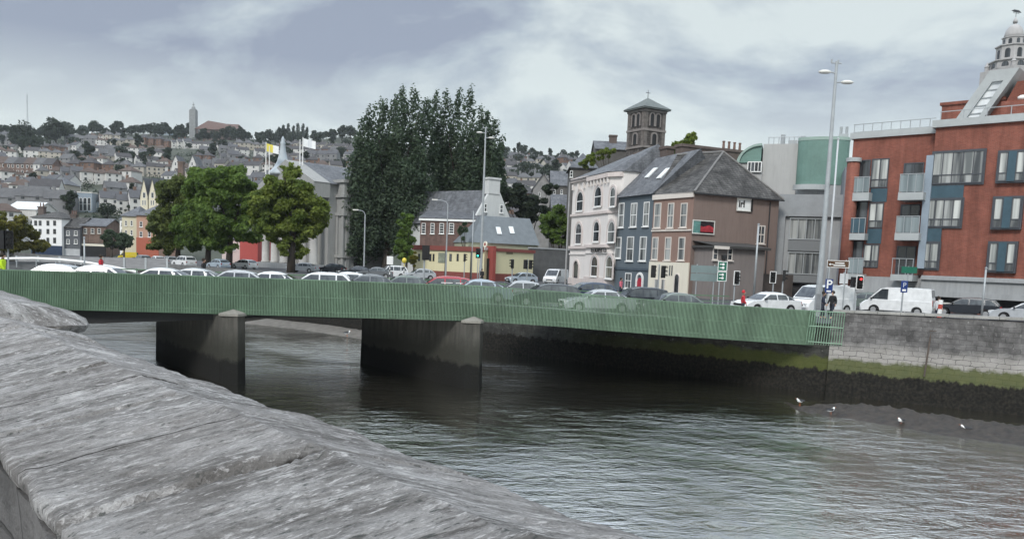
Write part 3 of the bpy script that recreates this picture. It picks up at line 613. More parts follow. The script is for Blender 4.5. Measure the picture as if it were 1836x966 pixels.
def blob_tree(name, label, cx, Y, boxes, base_px, base_y, n, leaf, m, th, r, **k):
    # boxes: crown lobes as (x, y, half width, half height) in photo pixels at depth Y
    g = P(base_px, Y, ZS); cl = []
    for (x, y, hw, hh_, num) in boxes:
        c = onY(x, y, Y)-g; a, h_ = hw*Y/FPX, hh_*Y/FPX
        cl += [(p[0]+c.x, p[1], p[2], *p[3:]) for p in crown(0, c.z, a, h_, int(num*1.7), min(a, h_)*.235, a*.85, shell=.80)]
    return tree(name, label, g, cl, n, leaf, m, th, r, **k)
blob_tree('broadleaf_tree', 'large bright green leafy tree behind the bridge traffic, tallest of the quay trees', 0, 124, [(405, 335, 66, 48, 34), (385, 400, 62, 50, 26), (430, 395, 45, 52, 20), (450, 350, 30, 40, 10), (400, 435, 45, 25, 10)], 410, 470, 34000, .30, L_green, 6, .45)
blob_tree('broadleaf_tree', 'mid green tree with two dark trunks and thick hanging crown', 0, 129, [(355, 340, 42, 45, 20), (350, 400, 45, 60, 26), (375, 440, 30, 25, 8), (340, 430, 35, 30, 10)], 372, 470, 21000, .30, L_green, 5, .42)
blob_tree('broadleaf_tree', 'dull olive tree at the end of the quay row beside the orange house', 0, 134, [(315, 350, 36, 36, 16), (300, 405, 38, 50, 26), (330, 415, 30, 45, 14), (335, 370, 30, 50, 12), (290, 440, 25, 22, 8)], 318, 470, 22000, .30, L_olive, 5, .38)
blob_tree('broadleaf_tree', 'rounded yellow green tree standing in front of the columned church portico', 0, 112, [(520, 340, 55, 45, 26), (478, 370, 38, 40, 16), (545, 385, 50, 45, 24), (500, 410, 55, 35, 20), (575, 380, 24, 35, 8), (525, 440, 35, 30, 8), (470, 400, 28, 28, 8), (570, 410, 30, 25, 8), (525, 305, 25, 15, 6)], 521, 482, 34000, .27, L_lime, 5.2, .5)
blob_tree('broadleaf_tree', 'yellowing tree at the left end of the far quay', 0, 150, [(15, 415, 42, 42, 18), (-20, 400, 40, 45, 12)], 5, 465, 9000, .32, L_gold, 3.5, .3)
blob_tree('broadleaf_tree', 'low yellowing tree in front of the white three storey house', 0, 152, [(58, 435, 32, 24, 14)], 60, 465, 6000, .30, L_gold, 2.5, .25)
blob_tree('broadleaf_tree', 'round dark clipped tree left of the pair by the brick pub', 0, 165, [(198, 430, 17, 21, 10)], 200, 462, 2600, .36, L_dark, 2, .2)
blob_tree('broadleaf_tree', 'round dark clipped tree right of the pair beside the cream house', 0, 165, [(222, 432, 18, 19, 10)], 222, 462, 2600, .36, L_dark, 2, .2)
# poplars: many upright plumes
def poplar(label, px, Y, spires, base, n, lo=470):
    g = P(px, Y, ZS); cl = []
    for (x, top, hw) in spires:
        c = onY(x, top, Y)-g; H = c.z; a = hw*Y/FPX; yy = rng.uniform(-.6, .6)*5
        k = 16
        for i in range(k):
            f = (i+.5)/k; z = H*(.16+.80*f); wr = a*1.12*(math.sin(math.pi*min(1, .18+f*.78))**.6)
            for q in range(3):
                an = rng.uniform(0, 6.28); rr = wr*rng.uniform(.2, .85); cl.append((c.x+math.cos(an)*rr, yy+math.sin(an)*rr, z+rng.uniform(-.6, .6), wr*.42+.15, wr*.42+.15, H*.045+.5, wr+.3))
        cl.append((c.x, yy, H*.955, .45, .45, H*.045, .6))
    return tree('poplar_tree', label, g, cl, n, .28, L_dark, 4, .6, up=.5)
rs = np.random.default_rng(3)
poplar('huge dark poplar with upright plumes, left half of the poplar pair', 690, 142, [(645, 245, 22), (655, 212, 22), (672, 190, 24), (690, 170, 24), (708, 163, 24), (728, 158, 24), (748, 156, 24), (766, 166, 22), (640, 300, 24), (630, 350, 22), (700, 230, 40), (740, 240, 40), (670, 280, 36), (640, 400, 22)], 480, 60000)
poplar('huge dark poplar with ragged crown, right half of the poplar pair', 830, 147, [(783, 160, 22), (800, 158, 22), (822, 154, 24), (845, 158, 24), (862, 180, 22), (876, 196, 20), (888, 214, 18), (898, 238, 16), (894, 262, 18), (885, 275, 22), (870, 230, 30), (810, 220, 40), (850, 230, 38), (790, 250, 36), (840, 290, 36), (880, 290, 18)], 480, 60000)
blob_tree('columnar_tree', 'narrow bright green tree left of the yellow building', 0, 116, [(727, 405, 17, 28, 12), (727, 445, 22, 38, 16)], 727, 485, 5500, .28, L_green, 2, .2)
blob_tree('shrub', 'small yellow green shrub against the left end of the yellow building', 0, 112, [(741, 463, 10, 17, 7)], 741, 490, 1400, .18, L_gold, .8, .08, cat='shrub')
blob_tree('shrub', 'dark ivy bush climbing the brick wall above the yellow building', 0, 121, [(830, 412, 10, 22, 8)], 830, 470, 1800, .22, L_dark, 2.5, .1, cat='shrub')
blob_tree('bush', 'dark green bushes on the slope behind the grey slate roof with skylights', 0, 150, [(925, 352, 32, 30, 16), (955, 375, 35, 30, 18), (985, 340, 20, 18, 6)], 940, 470, 8500, .38, L_hill, 4, .25, cat='bush')
blob_tree('bush', 'mid green overgrown bank beside the white pub', 0, 138, [(995, 400, 28, 38, 18), (1005, 425, 22, 24, 10)], 1000, 470, 6500, .34, L_green, 2, .2, cat='bush')
blob_tree('bush', 'yellow green creeper growing over the roofs left of the stone tower', 0, 132, [(1062, 285, 18, 14, 8), (1088, 275, 20, 12, 8), (1048, 296, 10, 10, 4)], 1075, 420, 3600, .26, L_lime, 14, .18, cat='bush')
blob_tree('broadleaf_tree', 'green treetop showing between the stone tower and the brown chimney stack', 0, 118, [(1230, 262, 32, 22, 12), (1238, 247, 16, 13, 6)], 1232, 460, 4500, .26, L_lime, 15, .3)
# ------------------------------------------------------------------ the hill: trees and houses
def hill_at(px, Y):
    z = 0; x = 0
    for _ in range(4): x = Xat(px, Y, z); z = hill_z(x, Y)
    return Vector((x, Y, z))
def hill_py(px, py):                              # the point of the hillside seen at that pixel
    d = ray(px, py); o = Vector((0, 0, CZ)); best = None
    for Y in np.arange(150, 930, 2.0):
        q = o+d*(Y/d.y)
        if q.z <= hill_z(q.x, q.y): return q
    return o+d*(905/d.y)
SPECIAL = [(130, 190, 330, 392), (0, 110, 286, 322), (245, 295, 318, 372), (305, 355, 275, 305), (300, 440, 180, 246), (274, 310, 228, 258), (40, 125, 205, 265)]
def reserved(px, py): return any(a <= px <= c and e_ <= py <= f for a, c, e_, f in SPECIAL)
TP = []
for k, (rx, rz, n) in enumerate(((4.2, 4.2, 700), (3.2, 5.6, 700), (5.6, 3.8, 800))):
    cl = crown(0, rz*1.05, rx, rz, 16, rx*.38); o = thing('hillside_tree', 'x', 'tree', (0, 0, 0)); V, Fq = leaves(cl, n, .75); npmesh('crown', V, Fq, L_hill, o)
    b = MB(); limbs(b, rz*.5, [c[:3] for c in cl[:4]], .3); b.build('trunk', bark, o, True); TP.append(o)
tlabels = {0: 'small dark tree among the trees along the hill skyline', 1: 'small dark tree among the house rows high on the hillside', 2: 'dark tree among the rooftops low on the hillside'}
tgroups = {0: 'trees along the hill skyline', 1: 'trees between the upper house rows', 2: 'trees between the lower rooftops'}
used = [False]*3
def plant(p, s, zone):
    k = random.randrange(3)
    o = TP[k] if not used[k] else copy_tree(TP[k]); used[k] = True
    o.location = p; o.scale = (s, s, s*random.uniform(.85, 1.15)); o.rotation_euler = (0, 0, random.uniform(0, 6)); tag(o, tlabels[zone], 'tree', tgroups[zone])
for i in range(92):
    px = -15+i*8.0+random.uniform(-5, 5)
    if 470 < px < 560 and random.random() < .3: continue
    if px > 630 and px < 890: continue
    plant(hill_at(px, random.uniform(835, 900)), random.uniform(.9, 1.7), 0)
for i in range(20): plant(hill_at(890+i*8, random.uniform(800, 890)), random.uniform(.6, 1.2), 0)
for i in range(125):
    px = random.choice([random.uniform(0, 640), random.uniform(0, 640), random.uniform(880, 1030)]); Y = random.uniform(430, 840); p = hill_at(px, Y)
    if not reserved(*project(p)): plant(p, random.uniform(.6, 1.25), 1)
for i in range(34):
    px = random.choice([random.uniform(0, 300), random.uniform(890, 1015)]); Y = random.uniform(225, 420); p = hill_at(px, Y)
    if not reserved(*project(p)): plant(p, random.uniform(.45, .85), 2)
hw = [render_wall('white_render', (.56, .55, .53), .45), render_wall('cream_render', (.40, .37, .32), .4), render_wall('grey_render', (.20, .20, .205), .4), brick('brown_brick', (.15, .085, .06), (.19, .11, .08), (.2, .18, .16), .4, .15)]
hr = [mat('hill_slate', (.07, .07, .075), .7, .3, .8, .3), mat('brown_tile', (.085, .062, .052), .85, .3, .8, .3), mat('grey_tile', (.095, .095, .098), .85, .3, .8, .3), mat('dark_tile', (.055, .052, .054), .85, .3, .8, .3)]
HP = []
wnames = ['white rendered', 'cream', 'grey rendered', 'brown brick']; rnames = ['slate', 'brown tiled', 'grey tiled', 'dark tiled']
def house_proto(w, d, h, rh, hip, wi, ri):
    o = thing('hillside_house', 'x', 'house', (0, 0, 0)); b = MB()
    if hip: b.box(-w/2, -d/2, -4, w/2, d/2, h)
    else: gablewall(b, -w/2, -d/2, w/2, d/2, -4, h, rh)
    b.build('wall', hw[wi], o); b = MB()
    if hip: hiproof(b, -w/2, -d/2, w/2, d/2, h+.13, rh, .35)
    else: gableroof(b, -w/2, -d/2, w/2, d/2, h, rh, .2)
    r = b.build('roof', hr[ri], o); b = MB(); b.box(-w*.3, -.4, h+rh*.4, -w*.3+1.0, .5, h+rh+1.1); b.build('chimney', hw[2 if wi else 3], r)
    b = MB()
    for x in (-w*.27, w*.2):
        for z in ((.9, 2.1), (3.4, 4.6)): b.box(x-.55, -d/2-.05, z[0], x+.55, -d/2+.02, z[1])
    b.build('window', pane_dark, o); o['wi'] = wi; return o
for w, d, h, rh, hip, wi, ri in ((8.5, 7, 5.0, 2.6, 1, 0, 1), (7, 7.5, 5.2, 3.0, 0, 0, 0), (9, 7.5, 5.0, 3.0, 1, 1, 2), (7.5, 7, 5.4, 2.8, 0, 2, 0), (8, 8, 5.2, 3.2, 1, 3, 3), (6.5, 7, 5.6, 2.6, 0, 1, 3), (9.5, 7, 4.4, 3.2, 0, 2, 2), (11, 8, 5.0, 3.0, 0, 0, 3)):
    o = house_proto(w, d, h, rh, hip, wi, ri); o['d'] = '%s house, %s %s roof,' % (wnames[wi], rnames[ri], 'hipped' if hip else 'gabled'); HP.append((o, w))
hused = [False]*len(HP); cnt = 0
zone_txt = ['just under the skyline', 'on the upper hill', 'halfway up the hill', 'low on the hill']
rows = [(222, 3), (250, 3), (282, 3), (318, 3), (358, 2), (402, 2), (450, 2), (505, 1), (565, 1), (632, 1), (705, 1), (780, 0), (850, 0)]
for ri_, (Y0, zone) in enumerate(rows):
    for (xa, xb) in ((-12, 645), (895, 1035)):
        px = xa+random.uniform(0, 10); yaw = random.uniform(-.5, .5); run = 0; k = random.randrange(len(HP)); Yr = Y0
        while px < xb:
            if run <= 0: run = random.randrange(2, 7); yaw = random.uniform(-.6, .6)+R_(10); k = random.randrange(len(HP)); Yr = Y0+random.uniform(-14, 14)
            run -= 1
            if random.random() < .25: k = random.randrange(len(HP))
            o, w = HP[k]; sc = random.uniform(.78, 1.02); step = w*sc*math.cos(yaw)*1.02*FPX/Yr
            px += step/2; p = hill_at(px, Yr); q = project(p); px += step/2
            if random.random() < (.10 if zone < 3 else .16): px += step*random.uniform(.3, 1)
            if reserved(*q) or cnt >= 296: continue
            if zone == 3 and (Y0 < 260 and 50 < px < 300): continue
            if zone == 3 and 290 < px < 640 and Y0 < 300: continue
            c = o if not hused[k] else copy_tree(o); hused[k] = True; cnt += 1
            c.location = p+Vector((0, 0, .3)); c.rotation_euler = (0, 0, yaw); c.scale = (sc, sc, sc*random.uniform(.9, 1.1))
            side = ' right of the poplars' if px > 800 else (' above the left bank' if px < 310 else ' behind the quay trees')
            lab = o['d']+' '+zone_txt[zone]+side; tag(c, lab, 'house', 'houses: '+lab)
print('HILL HOUSES', cnt)
for h_, (o, w) in enumerate(HP):
    if not hused[h_]:
        for ch in list(o.children):
            for g in list(ch.children): bpy.data.objects.remove(g)
            bpy.data.objects.remove(ch)
        bpy.data.objects.remove(o)
# hedges and garden scrub between the houses: beyond counting
cl = []
for i in range(1500):
    px = random.uniform(-20, 650) if random.random() < .85 else random.uniform(890, 1035); Y = random.uniform(235, 890); p = hill_at(px, Y); a = random.uniform(1.0, 3.2); cl.append((p.x, p.y, p.z+a*.35, a*1.3, a, a*.75, a*a))
V, Fq = leaves(cl, 42000, .55); hg = npmesh('hillside_scrub', V, Fq, L_hill); hg['kind'] = 'stuff'
# dark conifers beside the mast, the mast, poplars on the skyline
def skyl(px, py, Y): return onY(px, py, Y)
g = hill_at(100, 700); s = 700/FPX
tree('conifer', 'large dark domed conifer on the skyline right of the mast', 'tree' and g, crown(0, 13, 10.5, 12, 34, 3.4), 3600, 1.0, L_hill, 6, .7)
g = hill_at(42, 690); tree('conifer', 'broad dark tree clump under the radio mast', g, crown(0, 10, 12, 9, 30, 3.6)+crown(6, 2, 14, 6, 14, 3.2), 3600, 1.0, L_hill, 4, .6)
g = hill_at(70, 640); tree('conifer', 'low dark tree mass below the mast and the domed conifer', g, crown(0, 6, 20, 6, 34, 3.2), 3400, 1.0, L_hill, 3, .5)
tp = onY(50, 166, 860); mg = hill_at(50, 860); mst = thing('radio_mast', 'thin grey lattice radio mast on the left skyline', 'mast', mg); H = tp.z-mg.z; b = MB()
for i in range(3): a = i*2.094; b.tube((math.cos(a)*.9, math.sin(a)*.9, 0), (math.cos(a)*.35, math.sin(a)*.35, H*.93), .16, .12, 5)
b.build('lattice', greymetal, mst); b = MB(); b.tube((0, 0, H*.9), (0, 0, H), .22, .12, 6); b.tube((-1, 0, H*.8), (1, 0, H*.8), .25, .25, 6); b.build('aerial', greymetal, mst)
for i, (px, top, w) in enumerate(((500, 229, 5), (508, 225, 5), (517, 223, 6), (526, 226, 5), (534, 222, 6), (543, 223, 5), (550, 228, 5))):
    g = hill_at(px, 880); H = max(6, onY(px, top, 880).z-g.z); a = w*880/FPX*.8
    tree('poplar_tree', 'upright dark poplar in the skyline row above the church', g, [(rng.uniform(-.5, .5), rng.uniform(-.5, .5), H*f, a*(1-abs(f-.5)), a*(1-abs(f-.5)), H*.12, 1) for f in np.linspace(.2, .93, 8)], 420, .8, L_hill, H*.3, .4, group='row of poplars on the skyline')
# ================================================================== BUILDINGS
def pxbox(f, x0, y0, x1, y1, y=0): return f.rect(x0, y0, x1, y1, y)
# ---- red brick apartments on the right
redbrick = brick('red_brick', (.19, .058, .04), (.245, .078, .052), (.19, .125, .10), .26, .09, .008, .8, .25, .2)
teal = mat('teal_spandrel_panel', (.045, .085, .11), .35, .2, 1.5, 0); bluegrey = mat('blue_grey_cladding', (.25, .30, .35), .5, .12, 1, 0)
capm = mat('grey_roof_coping', (.36, .38, .38), .6, .12, 1, .05)
f1 = Fac(1511, 75.5, 1664, 70.5, ZS); a = f1.thing('apartment_building', 'red brick apartment building with teal panels, balconies and sloping rooftop glazing', 'building')
H1 = f1.z(1600, 245); zb = f1.z(1580, 496)
ext = 16.0                                                     # the building runs on past the right edge of the frame
fr_ = Fac(1511, 75.5, 1664, 70.5, ZS); w1 = f1.w
b = MB(); b.box(0, 0, zb, w1, 16, H1); b.build('wall', redbrick, a)
OUT = -.9                                                      # right block stands proud of the left
def R2(x0, y0, x1, y1): return f1.rect(x0, y0, x1, y1, OUT)
u2 = f1.uz(1663, 400, OUT)[0]; H2 = f1.uz(1700, 228, OUT)[1]; uend = f1.uz(1836, 400, OUT)[0]+9
b = MB(); b.box(u2, OUT, zb, uend, 16.2, H2); b.build('wall', redbrick, a)
b = MB(); b.box(-.25, -.25, H1+.002, u2-.003, 16.3, H1+.55); b.build('roof_coping', capm, a)
b = MB(); b.box(u2-.25, OUT-.3, H2+.002, uend+.3, 16.4, H2+.6); b.build('roof_coping', capm, a)
b = MB(); b.box(-.05, -.1, H1+.56, u2-.3, .02, H1+.62)
for i in range(9): b.box(i*u2/9, -.06, H1+.552, i*u2/9+.05, 0, H1+1.25)
b.box(-.05, -.08, H1+1.26, u2-.3, 0, H1+1.32); b.build('roof_rail', greymetal, a)
b = MB()
for i in range(10): x = u2+.3+i*(uend-u2-.6)/9; b.box(x-.03, OUT-.05, H2+.602, x+.03, OUT+.01, H2+1.25)
b.box(u2+.2, OUT-.06, H2+1.26, uend, OUT+.01, H2+1.32); b.build('roof_rail', greymetal, a)
b = MB(); b.box(-.2, -.35, zb-1.5, u2-.003, 0, zb-.003); b.box(-.1, -.28, zb-2.0, u2-.003, 0, zb-1.503); b.build('fascia', concrete, a)
zb2 = f1.uz(1750, 497, OUT)[1]
b = MB(); b.box(u2, OUT-.35, zb2-1.3, uend, OUT+.3, zb2-.003); b.box(u2, OUT-.45, zb2-1.75, uend, OUT+.2, zb2-1.303); b.box(u2, OUT-.55, zb2-.35, uend, OUT-.353, zb2-.1); b.build('fascia', concrete, a)
b = MB(); b.box(0, .6, 0, uend, 15.5, zb-.004); b.build('shopfront', mat('dark_shopfront', (.035, .036, .04), .35, .4, .8, 0), a)
lower = Fac(1511, 75.5, 1664, 70.5, ZS)
def shop(u0, u1, z1, y, nv):
    window(a, u0, .25, u1, z1, darkmetal, pane_dark, .09, nv, 1, y=y, name='shop_window')
for i in range(7): shop(2.0+i*3.6, 5.1+i*3.6, zb-2.15, .57, 2)
for px in (1580, 1700, 1766):                                # brick piers with pale caps
    u = f1.uz(px, 540, OUT)[0]; c = MB(); c.box(u-.45, OUT-.1, 0, u+.45, OUT+.8, zb-2.3); pr_ = c.build('pier', redbrick, a); c = MB(); c.box(u-.6, OUT-.25, zb-2.297, u+.6, OUT+.9, zb-1.95); c.build('capital', offwhite, pr_)
c = MB(); c.tube((.35, -.45, 0), (.35, -.45, f1.z(1530, 292)), .55, .55, 16); cc_ = c.build('column', redbrick, a, True); zt = f1.z(1530, 292); c = MB(); c.tube((.35, -.45, zt+.003), (.35, -.45, zt+.35), .66, .66, 16); c.build('capital', capm, cc_)
def Z(zx, zy): return 1380+zx/1.6096, zy/1.6096              # from my enlarged crop to photo pixels
def zr(x0, y0, x1, y1, y=0): p, q = Z(x0, y0), Z(x1, y1); return f1.rect(p[0], p[1], q[0], q[1], y)
ap_f = mat('dark_window_frame', (.06, .065, .075), .5, .2, 3, 0)
def awin(x0, y0, x1, y1, nv, y, pm, bay=0):
    u0, z0, u1, z1 = zr(x0, y0, x1, y1, y-bay)
    if bay: q = MB(); q.box(u0-.12, y-bay, z0-.12, u1+.12, y-.003, z1+.12); q.build('window_box', ap_f, a)
    o = window(a, u0, z0, u1, z1, ap_f, pm[0], .09, nv, 1, y=y-bay, d=.07); 
    zl = z0+(z1-z0)*.28; q = MB(); q.box(u0+.09, y-bay-.06, zl-.04, u1-.09, y-bay-.02, zl+.04); q.build('transom', ap_f, o)
    for i in range(nv):
        if pm[1+i % (len(pm)-1)]: q = MB(); s = (u1-u0)/nv; q.box(u0+s*i+.1, y-bay-.03, zl+.05, u0+s*(i+1)-.08, y-bay-.019, z1-.1); q.build('curtain', pane_pale, o)
for (x0, y0, x1, y1) in ((293, 458, 343, 542), (286, 585, 328, 658), (270, 705, 315, 772)): awin(x0, y0, x1, y1, 2, 0, (pane_mid, 1, 1))
for (x0, y0, x1, y1) in ((291, 544, 339, 583), (281, 660, 323, 703)): u0, z0, u1, z1 = zr(x0, y0, x1, y1); q = MB(); q.box(u0, -.05, z0, u1, .01, z1); q.build('spandrel_panel', teal, a)
for (x0, y0, x1, y1) in ((250, 462, 289, 555), (243, 580, 281, 672), (232, 695, 268, 775)): awin(x0, y0, x1, y1, 1, 0, (pane_dark, 0))
for x0, y0, x1, y1, nv in ((470, 437, 617, 530, 5), (452, 575, 553, 655, 4), (437, 700, 487, 775, 2)): awin(x0, y0, x1, y1, nv, OUT, (pane_mid, 1, 1, 0, 1, 0), .12)
for x0, y0, x1, y1 in ((458, 532, 560, 573), (444, 658, 496, 698)): u0, z0, u1, z1 = zr(x0, y0, x1, y1, OUT); q = MB(); q.box(u0, OUT-.1, z0, u1, OUT+.01, z1); q.build('spandrel_panel', teal, a)
for x0, y0, x1, y1 in ((660, 437, 737, 523), (645, 570, 724, 658), (631, 700, 708, 783)):
    awin(x0, y0, x1, y1, 3, OUT, (pane_mid, 1, 0, 1), .35)
    u0, z0, u1, z1 = zr(x0, y0, x1, y1, OUT-.35); q = MB(); q.box(u0+(u1-u0)*.36, OUT-.45, z0, u0+(u1-u0)*.66, OUT-.43, z1); q.build('spandrel_panel', teal, a)
us_, z0, _, z1 = zr(447, 450, 460, 775, OUT); q = MB(); q.box(us_-.15, OUT-.3, z0, us_+.42, OUT-.003, z1); q.build('pilaster', bluegrey, a)
def balcony(x0, y0, x1, y1, ys, y, dep, gl):
    u0, z0, u1, z1 = zr(x0, y0, x1, y1, y-dep); ut, zt_, _, _ = zr(x0, ys, x1, y0, y-dep)
    zt_ = zr(x0, ys, x1, y0, y-dep)[3]
    s = MB(); s.box(u0, y-dep, z0, u1, y-.003, z1); so = s.build('balcony', capm, a); s = MB(); n = max(3, int((u1-u0)/.7))
    for i in range(n+1): x = u0+.06+(u1-u0-.12)*i/n; s.box(x-.025, y-dep+.02, z1+.002, x+.025, y-dep+.07, zt_)
    s.box(u0+.02, y-dep+.01, zt_+.001, u1-.02, y-dep+.08, zt_+.06); s.box(u0+.03, y-dep+.05, zt_+.001, u0+.08, y-.01, zt_+.06); s.build('balcony_rail', greymetal, so)
    if gl: s = MB(); s.box(u0+.1, y-dep+.03, z1+.05, u1-.1, y-dep+.045, zt_-.04); s.build('balcony_glass', teal if gl == 2 else glassmat('balcony_glass', (.12, .15, .16), (.22, .26, .27)), so)
for (x0, y0, x1, y1, ys, g) in ((232, 556, 286, 579, 512, 1), (220, 673, 274, 692, 630, 2), (222, 790, 268, 806, 745, 1)): balcony(x0, y0, x1, y1, ys, 0, .9, g)
for (x0, y0, x1, y1, ys, g) in ((370, 555, 443, 577, 503, 1), (360, 672, 430, 693, 625, 1), (348, 792, 412, 810, 747, 0)): balcony(x0, y0, x1, y1, ys, 0, 1.9, g)
for (x0, y0, x1, y1) in ((385, 470, 443, 556), (376, 590, 432, 673), (365, 710, 420, 792)): awin(x0, y0, x1, y1, 2, 0, (pane_dark, 0))
# rooftop: brick blocks and the sloping glazed frame
def ft(pts, y): return [f1.uz(*Z(*p), y) for p in pts]
q = MB(); u0, z0, u1, z1 = zr(495, 303, 560, 365, 2.5); q.box(u0, 2.5, H2, u1+3, 6, z1); q.box(u0-.15, 2.35, z1+.003, u1+3.1, 6.1, z1+.25); q.build('rooftop_block', redbrick, a)
pl_ = ft([(640, 345), (715, 235), (850, 235), (850, 345)], 2.2); q = MB(); q.plate([(pl_[0][0], H2), (pl_[1][0], pl_[1][1]), (pl_[2][0], pl_[1][1]), (pl_[2][0], H2)], 2.2, 8); q.build('rooftop_block', redbrick, a)
outer_ = ft([(530, 356), (636, 205), (722, 196), (610, 352)], 1.6); inner_ = ft([(560, 352), (643, 237), (675, 233), (597, 348)], 1.6)
q = MB(); q.ring(outer_, inner_, 1.5, 4.6); sk_ = q.build('skylight_frame', capm, a); q = MB(); q.plate(inner_, 1.75, 1.8); q.build('skylight_glass', glassmat('pale_sky_glass', (.5, .53, .55), (.68, .7, .71)), sk_)
q = MB()
for k in (.2, .4, .6, .8): p0 = [inner_[0][i]+(inner_[1][i]-inner_[0][i])*k for i in (0, 1)]; p1 = [inner_[3][i]+(inner_[2][i]-inner_[3][i])*k for i in (0, 1)]; q.tube((p0[0], 1.7, p0[1]), (p1[0], 1.7, p1[1]), .05, n=4)
q.build('glazing_bar', greymetal, sk_)
q = MB(); u0, z0, u1, z1 = zr(670, 290, 760, 312, 1.2); q.box(u0, 1.0, H2+.61, u1+2, 3, z1); q.build('rooftop_block', redbrick, a); q = MB(); q.lathe([(.05, 0), (.35, .1), (.38, .3), (.2, .42), (.02, .45)], 12, (u0+1.4, 1.5, z1)); q.build('satellite_dish', white, a, True)
# ---- bell tower with cupola far behind the apartments
Yt = 250; g = onY(1817, 75, Yt); tw = thing('bell_tower', 'pale stepped limestone bell tower with domed cupola rising behind the red brick roof', 'tower', (g.x, Yt, ZS), R_(20))
st = mat('pale_limestone', (.36, .35, .345), .9, .18, .8, .2)
def zT(py): return zat(1818, py, Yt)-ZS
q = MB(); s = 5.6; q.box(-s, -s, 0, s, s, zT(128)); q.build('tower_stage', st, tw)
def stage(r, y0, y1, n=8):
    z0, z1 = zT(y0), zT(y1); q = MB(); q.lathe([(r, z0), (r, z1-.35), (r*1.1, z1-.3), (r*1.1, z1)], n); o = q.build('tower_stage', st, tw)
    for i in range(n):
        w = MB(); an = 2*math.pi*(i+.5)/n; rr = r*math.cos(math.pi/n)+.02; hh_ = (z1-z0)*.6; m = Matrix.Rotation(an+math.pi/2, 4, 'Z'); pl = archpoly(-r*.17, z0+(z1-z0)*.15, r*.17, z0+(z1-z0)*.15+hh_)
        base = len(w.v); vv = [Matrix.Rotation(an-math.pi/2, 4, 'Z') @ Vector((x, rr+.02, z)) for x, z in pl]; w.add(vv, [tuple(range(len(vv)))]); w.build('arch_opening', pane_dark, o)
stage(5.6, 127, 112, 8); stage(4.3, 112, 84, 8); stage(2.9, 84, 68, 8)
q = MB(); z0 = zT(68); R0 = 2.6; q.lathe([(R0, z0)]+[(R0*math.cos(k*math.pi/16), z0+R0*1.5*math.sin(k*math.pi/16)) for k in range(1, 8)]+[(.25, z0+R0*1.55), (.3, z0+R0*1.7), (.6, zT(42)), (.65, zT(38)), (.3, zT(34)), (.05, zT(31))], 14); q.build('dome', st, tw, True)
q = MB(); q.tube((0, 0, zT(36)), (0, 0, zT(18)), .08, .06, 6); q.tube((-1.3, 0, zT(24)), (1.3, 0, zT(24)), .06); q.plate([(-2, zT(21)), (-.8, zT(18)), (1, zT(18.2)), (2.1, zT(21.5)), (1, zT(22.5)), (-.8, zT(22.5))], -.06, .06); q.build('weathervane', darkmetal, tw)
q = MB()
for i in range(4):
    an = math.pi/4+i*math.pi/2; q.lathe([(.6, zT(128)), (.6, zT(120)), (.8, zT(119)), (.5, zT(116)), (.05, zT(110))], 8, (5.2*1.2*math.cos(an), 5.2*1.2*math.sin(an), 0))
q.build('pinnacle', st, tw)
# ---- modern grey building with green barrel roof
copper = mat('green_copper_roof', (.125, .215, .185), .6, .18, .7, .1, stretch=(1, 1, 1))
f = Fac(1388, 86, 1500, 84, ZS); gb = f.thing('office_building', 'modern grey building with barrel roofs in green copper between the brown house and the apartments', 'building')
w = f.w; zt = f.z(1430, 352); zc0 = f.z(1440, 388)
q = MB(); q.box(0, .3, f.z(1430, 508), w, 12, zt); q.build('wall', concrete, gb)
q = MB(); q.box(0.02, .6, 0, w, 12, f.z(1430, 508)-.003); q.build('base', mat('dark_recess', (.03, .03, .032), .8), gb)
q = MB(); q.box(0, -.1, zc0, w, .297, zt+.2); q.build('top_band', mat('grey_metal_cladding', (.26, .275, .285), .5, .15, 1, 0), gb)
u0, z0, u1, z1 = f.rect(1390, 352, 1410, 530); q = MB(); q.box(u0-.1, -.15, .2, u1-.3, .29, zc0-.003); q.build('side_panel', mat('grey_metal_cladding', (.26, .275, .285)), gb)
for (x0, y0, x1, y1) in ((1415, 391, 1476, 430), (1411, 452, 1470, 492)): u0, z0, u1, z1 = f.rect(x0, y0, x1, y1, .25); window(gb, u0, z0, u1, z1, greymetal, pane_mid, .1, 4, 1, y=.28, d=.2)
for (x0, y0, x1, y1) in ((1413, 431, 1472, 450), (1406, 493, 1466, 506)): u0, z0, u1, z1 = f.rect(x0, y0, x1, y1, .2); q = MB(); q.box(u0, .05, z0, u1, .24, z1); q.build('ledge_panel', mat('louvre_panel', (.17, .18, .185), .6, .2, 6, .1, stretch=(1, 1, 6)), gb)
u0, z0, u1, z1 = f.rect(1498, 305, 1520, 560); q = MB(); q.box(w-.0, -.2, 0, w+2.6, 10, f.z(1500, 300)); q.build('stair_tower', mat('slate_blue_cladding', (.19, .20, .225), .7, .15, 1), gb)
def bz(py, px=1440, yy=9): return f.uz(px, py, yy)
q = MB(); u0, z0, u1, z1 = f.rect(1366, 258, 1438, 352, 7); q.box(u0, 7, 3, u1, 16, z1); q.build('upper_wall', render_wall('pale_concrete', (.40, .40, .39), .25), gb)
q = MB()
for i in range(7): x = u0+.5+(u1-u0-1)*i/6; q.tube((x, 8, z1), (x, 8, z1+.9), .04, n=5)
q.tube((u0+.4, 8, z1+.9), (u1-.4, 8, z1+.9), .05, n=5); q.tube((u0+2, 9, z1), (u0+2, 9, z1+1.3), .25, n=8); q.tube((u0+4.2, 9, z1), (u0+4.2, 9, z1+1.1), .3, n=8); q.box(u0+2.6, 9, z1+.002, u0+3.6, 10, z1+.7); q.build('roof_plant', greymetal, gb)
